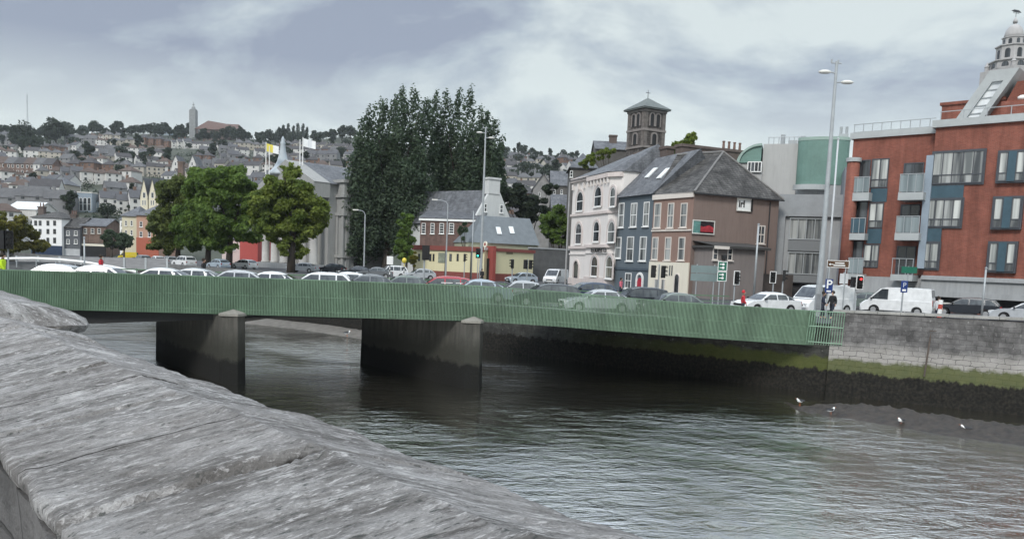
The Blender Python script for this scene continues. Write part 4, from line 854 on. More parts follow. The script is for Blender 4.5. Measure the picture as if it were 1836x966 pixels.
# left arc: half barrel, its curved edge seen end on
ua, za = f.uz(1326, 292, 6.5); ub, zb_ = f.uz(1366, 262, 6.5)
arc = [(ua+(ub-ua)*(1-math.cos(k*math.pi/16)), za+(zb_-za)*math.sin(k*math.pi/16)) for k in range(9)]
q = MB(); q.plate(arc+[(ub, za)], 6.4, 14); q.build('barrel_roof', copper, gb); arc2 = [(ua+(x-ua)*1.0+(-.35 if i < 9 else 0)*(1-i/8), z+.3*(i/8)) for i, (x, z) in enumerate(arc)]
q = MB(); q.plate(arc2+arc[::-1], 6.2, 14.2); q.build('roof_edge', mat('pale_copper_edge', (.27, .36, .32), .6, .15, 1), gb)
q = MB(); q.box(ua+.1, 6.6, 0, ub+.2, 13.8, za-.003); q.build('wall', render_wall('pale_concrete', (.40, .40, .39)), gb)
u0, z0, u1, z1 = f.rect(1340, 290, 1366, 309, 6.5); window(gb, u0, z0, u1, z1, white, pane_dark, .1, 4, 1, y=6.38)
# green drum
ua, zt_ = f.uz(1432, 250, 5); ub, _ = f.uz(1526, 250, 5); zlo = f.uz(1470, 330, 5)[1]; q = MB(); n = 14; cen = (ua+ub)/2; hw_ = (ub-ua)/2
plan = [(cen-hw_*math.cos(math.pi*k/n), 6.5-1.1*math.sin(math.pi*k/n)) for k in range(n+1)]+[(ub, 15), (ua, 15)]
q.prism(plan, zlo, zt_); q.build('copper_drum', copper, gb); q = MB(); q.prism([(cen+(x-cen)*1.02, 6.5+(y-6.5)*1.03) for x, y in plan], zt_+.003, zt_+.35); q.build('roof_edge', mat('pale_copper_edge', (.27, .36, .32)), gb)
q = MB(); q.prism([(cen+(x-cen)*.99, 6.5+(y-6.5)*.93) for x, y in plan], 0, zlo-.003); q.build('wall', concrete, gb)
zz0 = f.uz(1460, 338, 3.5)[1]; q = MB(); q.prism([(cen-1+(x-cen)*.72, 5.6+(y-6.5)*1.25) for x, y in plan[:n+1]], zz0, zz0+.55); q.build('canopy_ledge', capm, gb)
u0, z0, u1, z1 = f.rect(1440, 308, 1480, 322, 3.6)
q = MB(); u, z = f.uz(1513, 240, 8); q.box(u-.5, 8, zt_+.355, u+.5, 9, z)
for k in (-.3, .3): q.tube((u+k, 8.3, z), (u+k, 8.3, z+.8), .15, n=6)
q.build('roof_flue', greymetal, gb)
# ---- brown end house with hipped roof (front faces the street, gable wall faces the river)
YC = 80.0
brownr = render_wall('brown_render', (.20, .15, .13), .3); brownf = render_wall('warm_brown_render', (.25, .165, .135), .25)
cream = render_wall('cream_paint', (.66, .62, .52), .12); bluer = render_wall('slate_blue_render', (.105, .13, .15), .22); cornice = render_wall('pale_cornice_paint', (.62, .57, .52), .15)
fs = Fac(1237, YC, 1388, 84.5, ZS)                   # side (river) wall
ff = Fac(1166, 85.5, 1237, YC, ZS)                   # street front
eh = (fs.z(1238, 348)+fs.z(1388, 354))/2
bh = fs.thing('end_terrace_house', 'brown rendered end house with old hipped slate roof, billboards on its side wall', 'house')
RF = ff.rz-fs.rz; A0 = Vector((ff.a.x-fs.a.x, ff.a.y-fs.a.y)); rot = Matrix.Rotation(-fs.rz, 2); L0 = rot @ A0     # front's left corner in the house frame
fl = (L0.x, L0.y)
bk = (fl[0]+fs.w*.98, fl[1]+1.2)
q = MB(); q.prism([(0, 0), (fs.w, 0), (fs.w+.2, 6.4), bk, fl], 0, eh); q.build('wall', brownr, bh)
# warm front skin, 3 cm proud
def sub(parent, fac, name):                          # an empty part frame on another face of the same building: parts get their own matrix instead
    return Matrix.Rotation(-parent.rz, 4, 'Z') @ Matrix.Translation(fac.a-parent.a) @ Matrix.Rotation(fac.rz, 4, 'Z')
FM = sub(fs, ff, 'front')
def onface(objs):                                    # move parts modelled in the front's frame into the house frame
    for o in objs:
        if o.parent is bh: o.data.transform(FM)
        for ch in o.children: ch.data.transform(FM)
q = MB(); q.box(.02, -.05, 0, ff.w-.02, -.002, eh-.05); o = q.build('front_wall', brownf, bh); onface([o])
def fr(x0, y0, x1, y1): return ff.rect(x0, y0, x1, y1)
def frontwin(rects, fm, pm, arch=False, sill=True, nh=2):
    for r in rects: u0, z0, u1, z1 = fr(*r); o = window(bh, u0, z0, u1, z1, fm, pm, .10, 1, nh, arch, sill, -.055); onface([o])
frontwin([(1174, 364, 1186, 409), (1198, 364, 1209, 409), (1221, 364, 1233, 408)], cornice, pane_mid)
frontwin([(1170, 425, 1181, 466), (1193, 425, 1204, 467), (1217, 425, 1229, 467)], cornice, pane_mid)
zq = ff.z(1200, 347); q = MB(); q.box(-.05, -.22, zq-.55, ff.w+.05, -.06, zq-.05); o = q.build('cornice', cornice, bh); onface([o])
zq = ff.z(1200, 412); q = MB(); q.box(0, -.18, zq-.15, ff.w, -.06, zq); o = q.build('string_course', cornice, bh); onface([o])
zq = ff.z(1200, 470); q = MB(); q.box(0, -.20, 0, ff.w+.0, -.06, zq); o = q.build('shopfront', cream, bh); onface([o])
for r in ((1176, 500, 1184, 533), (1188, 500, 1195, 533)): u0, z0, u1, z1 = fr(*r); o = window(bh, u0, z0, u1, z1, cornice, pane_mid, .08, 1, 1, False, None, -.205); onface([o])
u0, z0, u1, z1 = fr(1211, 490, 1221, 532); o = window(bh, u0, .05, u1, z1, cornice, pane_dark, .10, 1, 1, True, None, -.205, name='door'); onface([o])
for x in (1203, 1207): u0, z0, u1, z1 = fr(x, 476, x+1.6, 494); q = MB(); q.box(u0, -.25, z0, u1, -.203, z1); o = q.build('slot_window', pane_dark, bh); onface([o])
# roof: hip from the eaves to a short ridge
ap = fs.uz(1297, 273, 4.2); ridge_l = (fl[0]+2.3, 5.0)
C_ = [(-.25, -.3, eh), (fs.w+.3, -.3, eh), (fs.w+.4, 6.8, eh), (bk[0]+.2, bk[1]+.4, eh), (fl[0]-.2, fl[1]-.2, eh)]
apx = Vector((ap[0], 4.2, ap[1])); ax2 = Vector((L0.x+3.6, L0.y*.5+4.6, ap[1]-.25))
q = MB(); q.add([Vector(c) for c in C_]+[apx, ax2], [(0, 1, 5), (1, 2, 5), (2, 3, 6, 5), (3, 4, 6), (4, 0, 5, 6), (4, 3, 2, 1, 0)]); ro = q.build('roof', darkslate, bh)
q = MB(); q.tube(Vector(C_[0])+Vector((0, 0, .05)), apx+Vector((0, 0, .05)), .12, n=6); q.tube(Vector(C_[1])+Vector((0, 0, .05)), apx+Vector((0, 0, .05)), .12, n=6); q.tube(apx+Vector((0, 0, .05)), ax2+Vector((0, 0, .05)), .13, n=6); q.build('ridge_tiles', mat('ridge_tile', (.16, .155, .15), .85, .3, 3, .2), ro)
q = MB(); q.box(-.3, -.42, eh-.16, fs.w+.35, -.31, eh-.02); q.build('gutter', darkmetal, bh)
for r in ((1357, 404, 1371, 437), (1355, 474, 1367, 503)): u0, z0, u1, z1 = fs.rect(*r); window(bh, u0, z0, u1, z1, cornice, pane_dark, .12, 2, 2, False, True)
q = MB(); u = fs.uz(1376, 420)[0]; q.tube((u, -.1, 1), (u, -.1, eh-.3), .06, n=6); q.build('drainpipe', darkmetal, bh)
# low extension with its own dark eaves
u0, z0, u1, z1 = fs.rect(1232, 440, 1338, 530); ew = u1-u0; greyr = render_wall('grey_brown_render', (.20, .175, .165), .35)
q = MB(); q.box(.4, -3.0, 0, u1-.4, -.003, z1-.35); xo = q.build('extension', greyr, bh)
q = MB(); q.box(.1, -3.4, z1-.345, u1, -.004, z1-.12); q.add([(.1, -3.4, z1-.117), (u1, -3.4, z1-.117), (u1, -.01, z1+.35), (.1, -.01, z1+.35)], [(0, 1, 2, 3)]); q.build('extension_roof', mat('dark_lead', (.05, .048, .046), .7, .3, 2), xo)
q = MB(); q.box(.1, -3.43, z1-.45, 1.9, -3.405, z1-.16); q.build('fascia_board', cornice, xo)
for r in ((1278, 443, 1287, 466), (1304, 445, 1313, 467)): a_, b_, c__, d_ = fs.rect(*r, -3.0); o = window(bh, a_, b_, c__, d_, cornice, pane_dark, .09, 1, 2, False, True, -3.0)
a_, b_, c__, d_ = fs.rect(1294, 457, 1301, 464, -3.05); q = MB(); q.box(a_, -3.3, b_, c__, -3.002, d_); q.build('vent_box', darkmetal, xo)
q = MB(); q.box(u1-.3, -1.2, 0, fs.w+1.5, -.9, 2.6); q.build('yard_wall', mat('dark_brown_stone', (.09, .075, .068), .9, .35, 1.2, .4), bh)
# chimney stacks of the terrace behind
def chimney(label, x0, x1, y0, y1, Y, dep, pots, m):
    g = P((x0+x1)/2, Y, 10); zb_ = zat((x0+x1)/2, y1, Y); zt = zat((x0+x1)/2, y0, Y); w = (x1-x0)*Y/FPX
    return g, zb_, zt, w
chm = render_wall('sooty_chimney_render', (.12, .095, .085), .4)
def stack(root, frame, x0, y0, x1, y1, y, dep, pots, m=None):
    u0, z0, u1, z1 = frame.rect(x0, y0, x1, y1, y); q = MB(); q.box(u0, y, z0, u1, y+dep, z1-.3); q.box(u0-.12, y-.12, z1-.297, u1+.12, y+dep+.12, z1); s = q.build('chimney', m or chm, root)
    for i in range(pots): q = MB(); q.lathe([(.16, z1+.002), (.13, z1+.75), (.17, z1+.8), (.17, z1+.9)], 8, (u0+(u1-u0)*(i+.5)/pots, y+dep/2, 0)); q.build('chimney_pot', mat('clay_pot', (.16, .10, .08), .8, .2, 3), s)
stack(bh, fs, 1222, 262, 1300, 300, 9.5, 1.2, 0)
stack(bh, fs, 1296, 268, 1335, 300, 10.5, 1.0, 4)
# ---- slate blue house
fd = Fac(1103, 92.5, 1166.5, 85.6, ZS)
bd = fd.thing('terrace_house', 'slate blue rendered terrace house with white sash windows and two rooflights', 'house'); ed = fd.z(1135, 352)
q = MB(); q.box(0, 0, 0, fd.w-.02, 7, ed); q.build('wall', bluer, bd)
for r in ((1109, 364, 1119, 408), (1131, 364, 1142, 407), (1154, 362, 1164, 406), (1103, 425, 1114, 463), (1124, 424, 1136, 468), (1147, 424, 1159, 468), (1121, 489, 1132, 517)): u0, z0, u1, z1 = fd.rect(*r); window(bd, u0, z0, u1, z1, white, pane_mid, .10, 1, 2, False, True)
u0, z0, u1, z1 = fd.rect(1141, 488, 1154, 520); q = MB(); q.ring(archpoly(u0, .05, u1, z1), archpoly(u0+.25, .051, u1-.25, z1-.25), -.12, 0); do = q.build('door_surround', white, bd); q = MB(); q.plate(archpoly(u0+.26, .06, u1-.26, z1-.6), -.06, 0); q.build('door', mat('red_door_paint', (.35, .02, .04), .4, .1, 3, 0), do)
zq = fd.z(1130, 480); q = MB(); q.box(0, -.1, zq-.25, fd.w, -.002, zq); q.build('string_course', mat('dark_blue_trim', (.06, .08, .10), .6), bd)
rl = fd.uz(1182, 281, 4.5); q = MB(); yb = 4.5
q.add([(-.3, -.35, ed), (fd.w+.05, -.35, ed), (fd.w+.05+1.2, yb, rl[1]), (fd.w*.0+.2, yb, rl[1]-.1), (-.3, 9, ed), (fd.w, 9, ed)], [(0, 1, 2, 3), (3, 2, 5, 4), (0, 3, 4), (1, 5, 2), (0, 4, 5, 1)]); rb_ = q.build('roof', slate, bd)
for (px, py) in ((1168, 311), (1190, 312)):
    # rooflights lie in the front slope
    best = None
    n_ = Vector((0, -(rl[1]-ed), yb+.35)).normalized()
    dd = ray(px, py); Ml = Matrix.Rotation(-fd.rz, 3, 'Z'); dl = Ml @ dd; ol = Ml @ (Vector((0, 0, CZ))-fd.a); p0 = Vector((0, -.35, ed)); tt = (p0-ol).dot(n_)/dl.dot(n_); c = ol+dl*tt
    sl = Vector((.22, yb+.35, rl[1]-ed)).normalized(); ex_ = Vector((1, 0, 0)); q = MB()
    pts = [c-ex_*.42-sl*.8, c+ex_*.42-sl*.8, c+ex_*.42+sl*.8, c-ex_*.42+sl*.8]; q.add([p+n_*.02 for p in pts]+[p+n_*.14 for p in pts], [(3, 2, 1, 0), (4, 5, 6, 7), (0, 1, 5, 4), (1, 2, 6, 5), (2, 3, 7, 6), (3, 0, 4, 7)]); q.build('rooflight', mat('pale_rooflight_glass', (.62, .64, .64), .2, .05, 1, 0), rb_)
stack(bd, fd, 1137, 268, 1194, 318, 5.2, 1.0, 0)
# ---- white pub with arched windows and a canted bay
fe = Fac(1021, 108, 1062, 101, ZS); be = fe.thing('pub_building', 'ornate white three storey pub with arched windows and a canted bay', 'pub')
fe2 = Fac(1054, 101.5, 1106, 93.0, ZS)
pinkw = render_wall('pinkish_white_stucco', (.70, .66, .63), .2); trim = render_wall('pinkish_stucco_trim', (.60, .53, .50), .25)
M2 = Matrix.Rotation(-fe.rz, 4, 'Z') @ Matrix.Translation(fe2.a-fe.a) @ Matrix.Rotation(fe2.rz, 4, 'Z')
def on2(o):
    o.data.transform(M2)
    for ch in o.children: ch.data.transform(M2)
ee = fe.z(1040, 322); ee2 = fe2.z(1075, 316)
q = MB(); q.box(0, 0, 0, fe.w, 9, ee); q.build('wall', pinkw, be)
q = MB(); W2 = fe2.w; q.prism([(0, .0), (.8, -.7), (W2-1.6, -.7), (W2, .3), (W2, 8), (0, 8)], 0, ee2); o = q.build('bay', pinkw, be); on2(o)
def ew_(fac, r, y, on, arch=True, pm=None):
    u0, z0, u1, z1 = fac.rect(*r, y); o = window(be, u0, z0, u1, z1, white, pm or pane_dark, .13, 1, 2, arch, True, y); q = MB(); q.ring(archpoly(u0-.28, z0, u1+.28, z1+.28), archpoly(u0+.0, z0+.001, u1-.0, z1), y-.1, y-.002); s = q.build('window_surround', trim, be)
    if on: on2(o); on2(s)
for r in ((1034, 343, 1046, 379), (1032, 400, 1043, 438)): ew_(fe, r, 0, False)
for r in ((1066, 334, 1079, 371), (1064, 396, 1075, 434), (1060, 458, 1072, 496)): ew_(fe2, r, -.72, True)
for r in ((1094, 335, 1104, 371), (1090, 396, 1103, 435), (1086, 458, 1099, 500)): ew_(fe2, r, -.72, True, pm=pane_mid)
u0, z0, u1, z1 = fe.rect(1028, 465, 1039, 507); o = window(be, u0, .05, u1, z1, trim, pane_dark, .2, 1, 1, True, None, 0, .15, 'door')
for py, h_, pr in ((320, .5, .35), (384, .3, .2), (442, .35, .25), (455, .2, .12), (500, .8, .1)):
    zq = fe.z(1040, py-1); q = MB(); q.box(-.1, -pr, zq-h_, fe.w, -.003, zq); q.build('string_course', trim if h_ > .25 else pinkw, be)
    zq = fe2.z(1075, py-3); q = MB(); q.prism([(-.05, -.1), (.75, -.7-pr), (W2-1.55, -.7-pr), (W2-.02, .2-pr), (W2-.02, .29), (W2-1.58, -.705), (.8, -.705), (0, -.005)], zq-h_, zq); o = q.build('string_course', trim if h_ > .25 else pinkw, be); on2(o)
for i in range(4): q = MB(); q.box(.3+i*fe.w/4.2, -.3, ee-1.25, .55+i*fe.w/4.2, -.004, ee-.55); q.build('bracket', pinkw, be)
for i in range(7): q = MB(); u = .9+i*(W2-2.8)/6; q.box(u, -1.0, ee2-1.2, u+.22, -.71, ee2-.5); o = q.build('bracket', pinkw, be); on2(o)
u0, z0, u1, z1 = fe2.rect(1050, 444, 1102, 454, -.76); o = text('SEA MURPHY T.D', (z1-z0)*.95, black, be, ((u0+u1)/2+.3, -.98, (z0+z1)/2), 'lettering', 0, .02, .02); o.matrix_basis = M2 @ Matrix.Translation(((u0+u1)/2+.3, -1.02, (z0+z1)/2)) @ Matrix.Rotation(math.pi/2, 4, 'X')
rp = fe.uz(1102, 286, 5); q = MB(); cor = [Vector((-.5, -.5, ee)), Vector((fe.w, -.6, ee)), M2 @ Vector((.7, -1.1, ee2)), M2 @ Vector((W2-1.4, -1.1, ee2)), M2 @ Vector((W2+.2, .2, ee2)), M2 @ Vector((W2+.2, 8, ee2)), Vector((-.5, 9.3, ee))]
top = [Vector((fe.w*.75, 5, rp[1])), M2 @ Vector((W2-.5, 4.6, rp[1]+.25))]
q.add(cor+top, [(0, 1, 7), (1, 2, 7), (2, 3, 8, 7), (3, 4, 8), (4, 5, 8), (5, 6, 7, 8), (6, 0, 7)]); q.build('roof', slate, be)
q = MB(); q.tube((-.45, -.3, 0), (-.45, -.3, ee), .12, n=6); q.build('drainpipe', mat('pale_pipe', (.3, .3, .3), .7), be)
# ---- stone bell tower with pyramid roof
Y0 = 150; fT = Fac(1123, Y0+2.8, 1143, Y0, ZS+4); fT2 = Fac(1141, Y0, 1178, Y0+2.4, ZS+4)
tw2 = fT2.thing('church_tower', 'dark stone Italianate church tower with paired arches and pyramid roof', 'tower')
stn = brick('dark_tower_stone', (.10, .088, .082), (.17, .15, .14), (.06, .055, .05), .8, .35, .03, .9, .7, .5); pst = mat('pale_dressed_stone', (.20, .18, .168), .9, .25, 1, .2)
S = fT2.w; zt = fT2.z(1160, 192); zmid = fT2.z(1160, 232); zlo = fT2.z(1160, 263)
q = MB(); q.box(0, 0, 0, S, S, zt); q.build('wall', stn, tw2)
for z in (zmid, zlo, zt-.5): q = MB(); q.box(-.18, -.18, z-.2, S+.18, S+.18, z+.2); q.build('string_course', pst, tw2)
for x in (.35, S-.35): q = MB(); q.box(x-.38, -.10, zlo+.22, x+.38, -.003, zt-.72); q.build('quoin', mat('quoin_stone', (.13, .115, .105), .9, .5, 2, .4), tw2)
q = MB(); q.box(-.10, -.0, zlo+.22, -.003, .7, zt-.72); q.box(-.10, S-.7, zlo+.22, -.003, S, zt-.72); q.build('quoin', mat('quoin_stone', (.13, .115, .105)), tw2)
for k in (.36, .64):
    for face in (0, 1):
        u0, u1 = S*k-.42, S*k+.42; z0, z1 = zmid+.7, zt-1.0
        q = MB(); q.ring(archpoly(u0-.25, z0, u1+.25, z1+.25), archpoly(u0, z0+.001, u1, z1), -.12, -.004); p = MB(); p.plate(archpoly(u0, z0, u1, z1), -.03, -.006)
        a1 = q.build('arch_surround', pst, tw2); a2 = p.build('belfry_opening', black, tw2); a2.parent = a1
        if face: Mx = Matrix.Rotation(-math.pi/2, 4, 'Z') @ Matrix.Translation((-S, 0, 0)); a1.data.transform(Mx); a2.data.transform(Mx)
for face in (0, 1):
    u0, u1 = S*.5-.5, S*.5+.5; q = MB(); q.ring(archpoly(u0-.3, zlo+.5, u1+.3, zmid-.3), archpoly(u0, zlo+.501, u1, zmid-.6), -.12, -.004); p = MB(); p.plate(archpoly(u0, zlo+.5, u1, zmid-.6), -.03, -.006); a1 = q.build('arch_surround', pst, tw2); a2 = p.build('belfry_opening', black, a1)
    if face: Mx = Matrix.Rotation(-math.pi/2, 4, 'Z') @ Matrix.Translation((-S, 0, 0)); a1.data.transform(Mx); a2.data.transform(Mx)
za = fT2.uz(1151, 174, S/2)[1]; q = MB(); ov = .75
q.add([(-ov, -ov, zt), (S+ov, -ov, zt), (S+ov, S+ov, zt), (-ov, S+ov, zt), (S/2, S/2, za)], [(0, 1, 4), (1, 2, 4), (2, 3, 4), (3, 0, 4), (3, 2, 1, 0)]); q.box(-ov+.1, -ov+.1, zt-.25, S+ov-.1, S+ov-.1, zt-.003); rf = q.build('roof', mat('green_grey_slate', (.115, .13, .125), .7, .25, 1, .3), tw2)
zf = fT2.uz(1152, 160, S/2)[1]; q = MB(); q.tube((S/2, S/2, za-.2), (S/2, S/2, zf), .07, .04, 6); q.tube((S/2-.5, S/2, zf-.5), (S/2+.5, S/2, zf-.5), .05, n=5); q.build('finial', darkmetal, rf)
# ---- generic block: front seen at depth Y
def block(name, label, cat, px0, px1, ytop, Y, dep, wm, rm=None, rtype='gable', ry=None, zg=None, turn=0, wins=(), fm=None, pm=None, arch=False, nh=2, sill=True, group=None, extra=None):
    ya, yb = Y+turn/2, Y-turn/2; f = Fac(px0, ya, px1, yb, ZS if zg is None else zg); o = f.thing(name, label, cat, group); h = f.z((px0+px1)/2, ytop)
    q = MB()
    if rtype == 'end':                          # gable faces the camera
        rz_ = f.z((px0+px1)/2, ry); m = f.w/2; q.plate([(0, -3), (f.w, -3), (f.w, h), (m, rz_), (0, h)], 0, dep); q.build('wall', wm, o); q = MB(); k = (rz_-h)/m
        for s in (0, 1):
            e_ = Vector((-.3 if not s else f.w+.3, 0, h-.3*k)); t_ = Vector((m, 0, rz_)); 
            q.add([e_+Vector((0, -.25, .02)), t_+Vector((0, -.25, .02)), t_+Vector((0, dep+.2, .02)), e_+Vector((0, dep+.2, .02)), e_+Vector((0, -.25, .22)), t_+Vector((0, -.25, .22)), t_+Vector((0, dep+.2, .22)), e_+Vector((0, dep+.2, .22))], [(0, 1, 2, 3), (7, 6, 5, 4), (0, 4, 5, 1), (1, 5, 6, 2), (2, 6, 7, 3), (3, 7, 4, 0)])
        q.build('roof', rm or slate, o)
    else:
        rh = (f.uz((px0+px1)/2, ry, dep/2)[1]-h) if ry else 0
        if rtype == 'gable': gablewall(q, 0, 0, f.w, dep, -3, h, rh)
        else: q.box(0, 0, -3, f.w, dep, h)
        q.build('wall', wm, o)
        if rtype != 'flat':
            q = MB(); (gableroof(q, 0, 0, f.w, dep, h, rh, .25) if rtype == 'gable' else hiproof(q, 0, 0, f.w, dep, h+.13, rh, .35)); q.build('roof', rm or slate, o)
        else: q = MB(); q.box(-.15, -.15, h+.003, f.w+.15, dep+.15, h+.35); q.build('parapet', rm or offwhite, o)
    for r in wins: u0, z0, u1, z1 = f.rect(*r); window(o, u0, z0, u1, z1, fm, pm, max(.07, (u1-u0)*.1), 1, nh, arch, sill)
    return o, f
yel = render_wall('pale_yellow_render', (.62, .57, .37), .12); mar = render_wall('maroon_paint', (.20, .06, .05), .25)
# ---- yellow single storey building
o, f = block('shop_building', 'long low pale yellow building with maroon base, maroon parapet and red corner entrance', 'building', 741, 868, 446, 117, 8, yel, None, 'flat', turn=6)
fy2 = Fac(884, 114, 956, 121, ZS); M3 = Matrix.Rotation(-f.rz, 4, 'Z') @ Matrix.Translation(fy2.a-f.a) @ Matrix.Rotation(fy2.rz, 4, 'Z')
hY = f.z(800, 446)
q = MB(); q.box(0, 0, -.3, fy2.w, 7, hY-.1); p = q.build('wall', yel, o); p.data.transform(M3)
q = MB(); q.box(-.1, -.2, hY-.097, fy2.w+.2, 7.2, hY+.35); p = q.build('parapet', mar, o); p.data.transform(M3)
q = MB(); q.box(0, -.06, 0, fy2.w, -.003, 1.05); p = q.build('plinth', mar, o); p.data.transform(M3)
q = MB(); q.box(0, -.06, 0, f.w, -.003, 1.05); q.build('plinth', mar, o)
q = MB(); q.box(-.16, -.2, hY-.25, f.w, -.02, hY+.40); q.build('parapet_band', mar, o)
for x0, x1 in ((750, 753), (770, 773.5), (776, 779), (806, 810), (819, 822.5)): u0, z0, u1, z1 = f.rect(x0, 455, x1, 468); window(o, u0, z0, u1, z1, black, pane_dark, .05, 1, 1, False, None)
u0, z0, u1, z1 = f.rect(786, 453, 799, 471); q = MB(); q.box(u0, -.05, z0, u1, -.003, z1); q.build('notice_board', mat('grey_green_board', (.2, .22, .17), .8, .5, 2), o)
u = f.uz(799, 460)[0]; q = MB(); q.tube((u, -.08, .2), (u, -.08, hY-.3), .07, n=6); q.build('drainpipe', darkmetal, o)
u = f.uz(845, 460)[0]; q = MB(); q.tube((u, -.08, .2), (u, -.08, hY-.3), .08, n=6); q.build('drainpipe', darkmetal, o)
redp = render_wall('brick_red_paint', (.26, .06, .05), .15)
fr2 = Fac(868, 115.3, 884, 113.6, ZS); M4 = Matrix.Rotation(-f.rz, 4, 'Z') @ Matrix.Translation(fr2.a-f.a) @ Matrix.Rotation(fr2.rz, 4, 'Z')
q = MB(); q.box(0, 0, 0, fr2.w, .5, hY+.6); p = q.build('entrance_bay', redp, o); p.data.transform(M4)
u0, z0, u1, z1 = fr2.rect(869, 463, 877, 499); q = MB(); q.box(u0, -.06, .05, u1, -.003, z1); p = q.build('door', black, o); p.data.transform(M4)
u, z = fr2.uz(871, 438); q = MB(); q.tube((u, -.15, z), (u, -.004, z), .42, n=16); p = q.build('round_sign', cream, o); p.data.transform(M4); q = MB(); q.tube((u, -.17, z), (u, -.152, z), .22, n=12); p2 = q.build('round_sign_face', redp, p); p2.data.transform(M4)
u0, z0, u1, z1 = fy2.rect(908, 452, 919, 455.5); q = MB(); q.box(u0, -.06, z0, u1, -.003, z1); p = q.build('name_plate', mat('bronze_plate', (.15, .12, .07), .5), o); p.data.transform(M3)
o, f = block('dormer_house', 'small white house with red hipped roof peeping over the yellow building', 'house', 866, 903, 432, 126, 6, white, mat('red_clay_tile', (.36, .10, .065), .8, .25, 1, .3), 'hip', 416, wins=((870, 426, 873, 431), (881, 427, 885, 431), (896, 426, 899, 431)), fm=black, nh=1, sill=None)
# ---- brick wing, white gable and slate roofs behind
brw = brick('brown_red_brick', (.13, .075, .062), (.165, .095, .08), (.16, .13, .12), .3, .1, .01)
o, f = block('brick_wing', 'brown brick wing with four white windows behind the yellow building', 'building', 752, 858, 392, 130, 9, brw, slate, 'gable', 380, turn=2, wins=((756, 400, 763, 419), (772, 400, 779, 419), (788, 400, 796, 419), (805, 400, 814, 419)), fm=white, nh=4)
q = MB(); q.box(-.2, -.25, f.z(800, 393)-.3, f.w+.2, -.003, f.z(800, 393)); q.build('eaves_board', white, o)
pg = render_wall('pale_grey_render', (.52, .53, .52), .2)
fg = Fac(850, 131, 916, 135, ZS); o = fg.thing('gabled_house', 'tall pale gabled house with chimney on its gable and slate roof', 'house')
ap = fg.uz(886, 338); e0_ = fg.uz(848, 398); e1_ = fg.uz(915, 393); q = MB(); q.plate([(e0_[0], 0), (e1_[0], 0), e1_, (ap[0]+.9, ap[1]), (ap[0]-.5, ap[1]), e0_], 0, .6); q.build('gable_wall', pg, o)
Md = Vector((-.82, .57, 0)); La = 15; mm = Matrix.Rotation(-fg.rz, 3, 'Z') @ Md*La
q = MB(); a1, b1, c1 = Vector((e0_[0]-.4, .61, e0_[1]-.3)), Vector((ap[0]+.2, .61, ap[1]-.2)), Vector((e1_[0]+.3, .61, e1_[1]))
q.add([a1, b1, c1, a1+mm, b1+mm, c1+mm], [(0, 1, 4, 3), (1, 2, 5, 4), (3, 4, 5)]); q.build('roof', slate, o)
q = MB(); q.add([Vector((v.x, v.y, z)) for v in (a1+Vector((.5, .05, 0)), a1+mm+Vector((.5, 0, 0))) for z in (0, a1.z-.1)], [(0, 1, 3, 2)]); q.build('side_wall', pg, o)
u0, z0, u1, z1 = fg.rect(876, 322, 896, 348); q = MB(); q.box(u0, -.1, z0, u1, 1.4, z1); q.box(u0-.15, -.25, z1+.003, u1+.15, 1.5, z1+.3); q.build('chimney', pg, o)
for r in ((896, 367, 902, 382), (868, 365, 873, 380)): u0, z0, u1, z1 = fg.rect(*r); window(o, u0, z0, u1, z1, white, pane_dark, .1, 1, 2, False, True)
fk = Fac(845, 122, 968, 127, ZS); o = fk.thing('slate_roof_house', 'low house with wide grey slate roof and two skylights behind the red entrance', 'house')
a1, b1, c1, d1 = [fk.uz(*p, y) for p, y in (((846, 434), 0), ((968, 440), 0), ((950, 392), 4), ((862, 393), 4))]
zE = min(a1[1], b1[1]); q = MB(); q.add([(a1[0], 0, zE), (b1[0], 0, zE), (c1[0], 4, c1[1]), (d1[0], 4, c1[1]), (b1[0], 8, zE), (a1[0], 8, zE)], [(0, 1, 2, 3), (1, 4, 2), (2, 4, 5, 3), (0, 3, 5), (5, 4, 1, 0)]); ro = q.build('roof', mat('blue_grey_slate', (.12, .135, .145), .6, .2, 1.2, .3), o)
q = MB(); q.box(a1[0]+.2, .3, 0, b1[0]-.2, 7.7, zE-.003); q.build('wall', render_wall('olive_render', (.30, .30, .22), .3), o)
n_ = Vector((0, -(c1[1]-zE), 4)).normalized(); sl = Vector((.5, 4, c1[1]-zE)).normalized(); Ml = Matrix.Rotation(-fk.rz, 3, 'Z'); ol = Ml @ (Vector((0, 0, CZ))-fk.a)
for (px, py) in ((894, 414), (917, 413)):
    dl = Ml @ ray(px, py); tt = (Vector((0, 0, zE))-ol).dot(n_)/dl.dot(n_); c = ol+dl*tt; ex_ = Vector((.38, 0, 0)); pts = [c-ex_-sl*.75, c+ex_-sl*.75, c+ex_+sl*.75, c-ex_+sl*.75]
    q = MB(); q.add([p+n_*.01 for p in pts]+[p+n_*.12 for p in pts], [(3, 2, 1, 0), (4, 5, 6, 7), (0, 1, 5, 4), (1, 2, 6, 5), (2, 3, 7, 6), (3, 0, 4, 7)]); q.build('rooflight', mat('pale_rooflight_glass', (.62, .64, .64)), ro)
fw = Fac(950, 124, 1024, 128, ZS); o = fw.thing('retaining_wall', 'dark grey retaining wall between the yellow building and the white pub', 'wall'); q = MB(); hq = fw.z(985, 447); q.box(0, 0, 0, fw.w, .6, hq); q.build('wall', mat('dark_wall_stone', (.085, .085, .085), .9, .3, 1, .4), o); q = MB(); q.box(-.05, -.08, hq+.003, fw.w+.05, .68, hq+.2); q.build('coping', concrete, o)
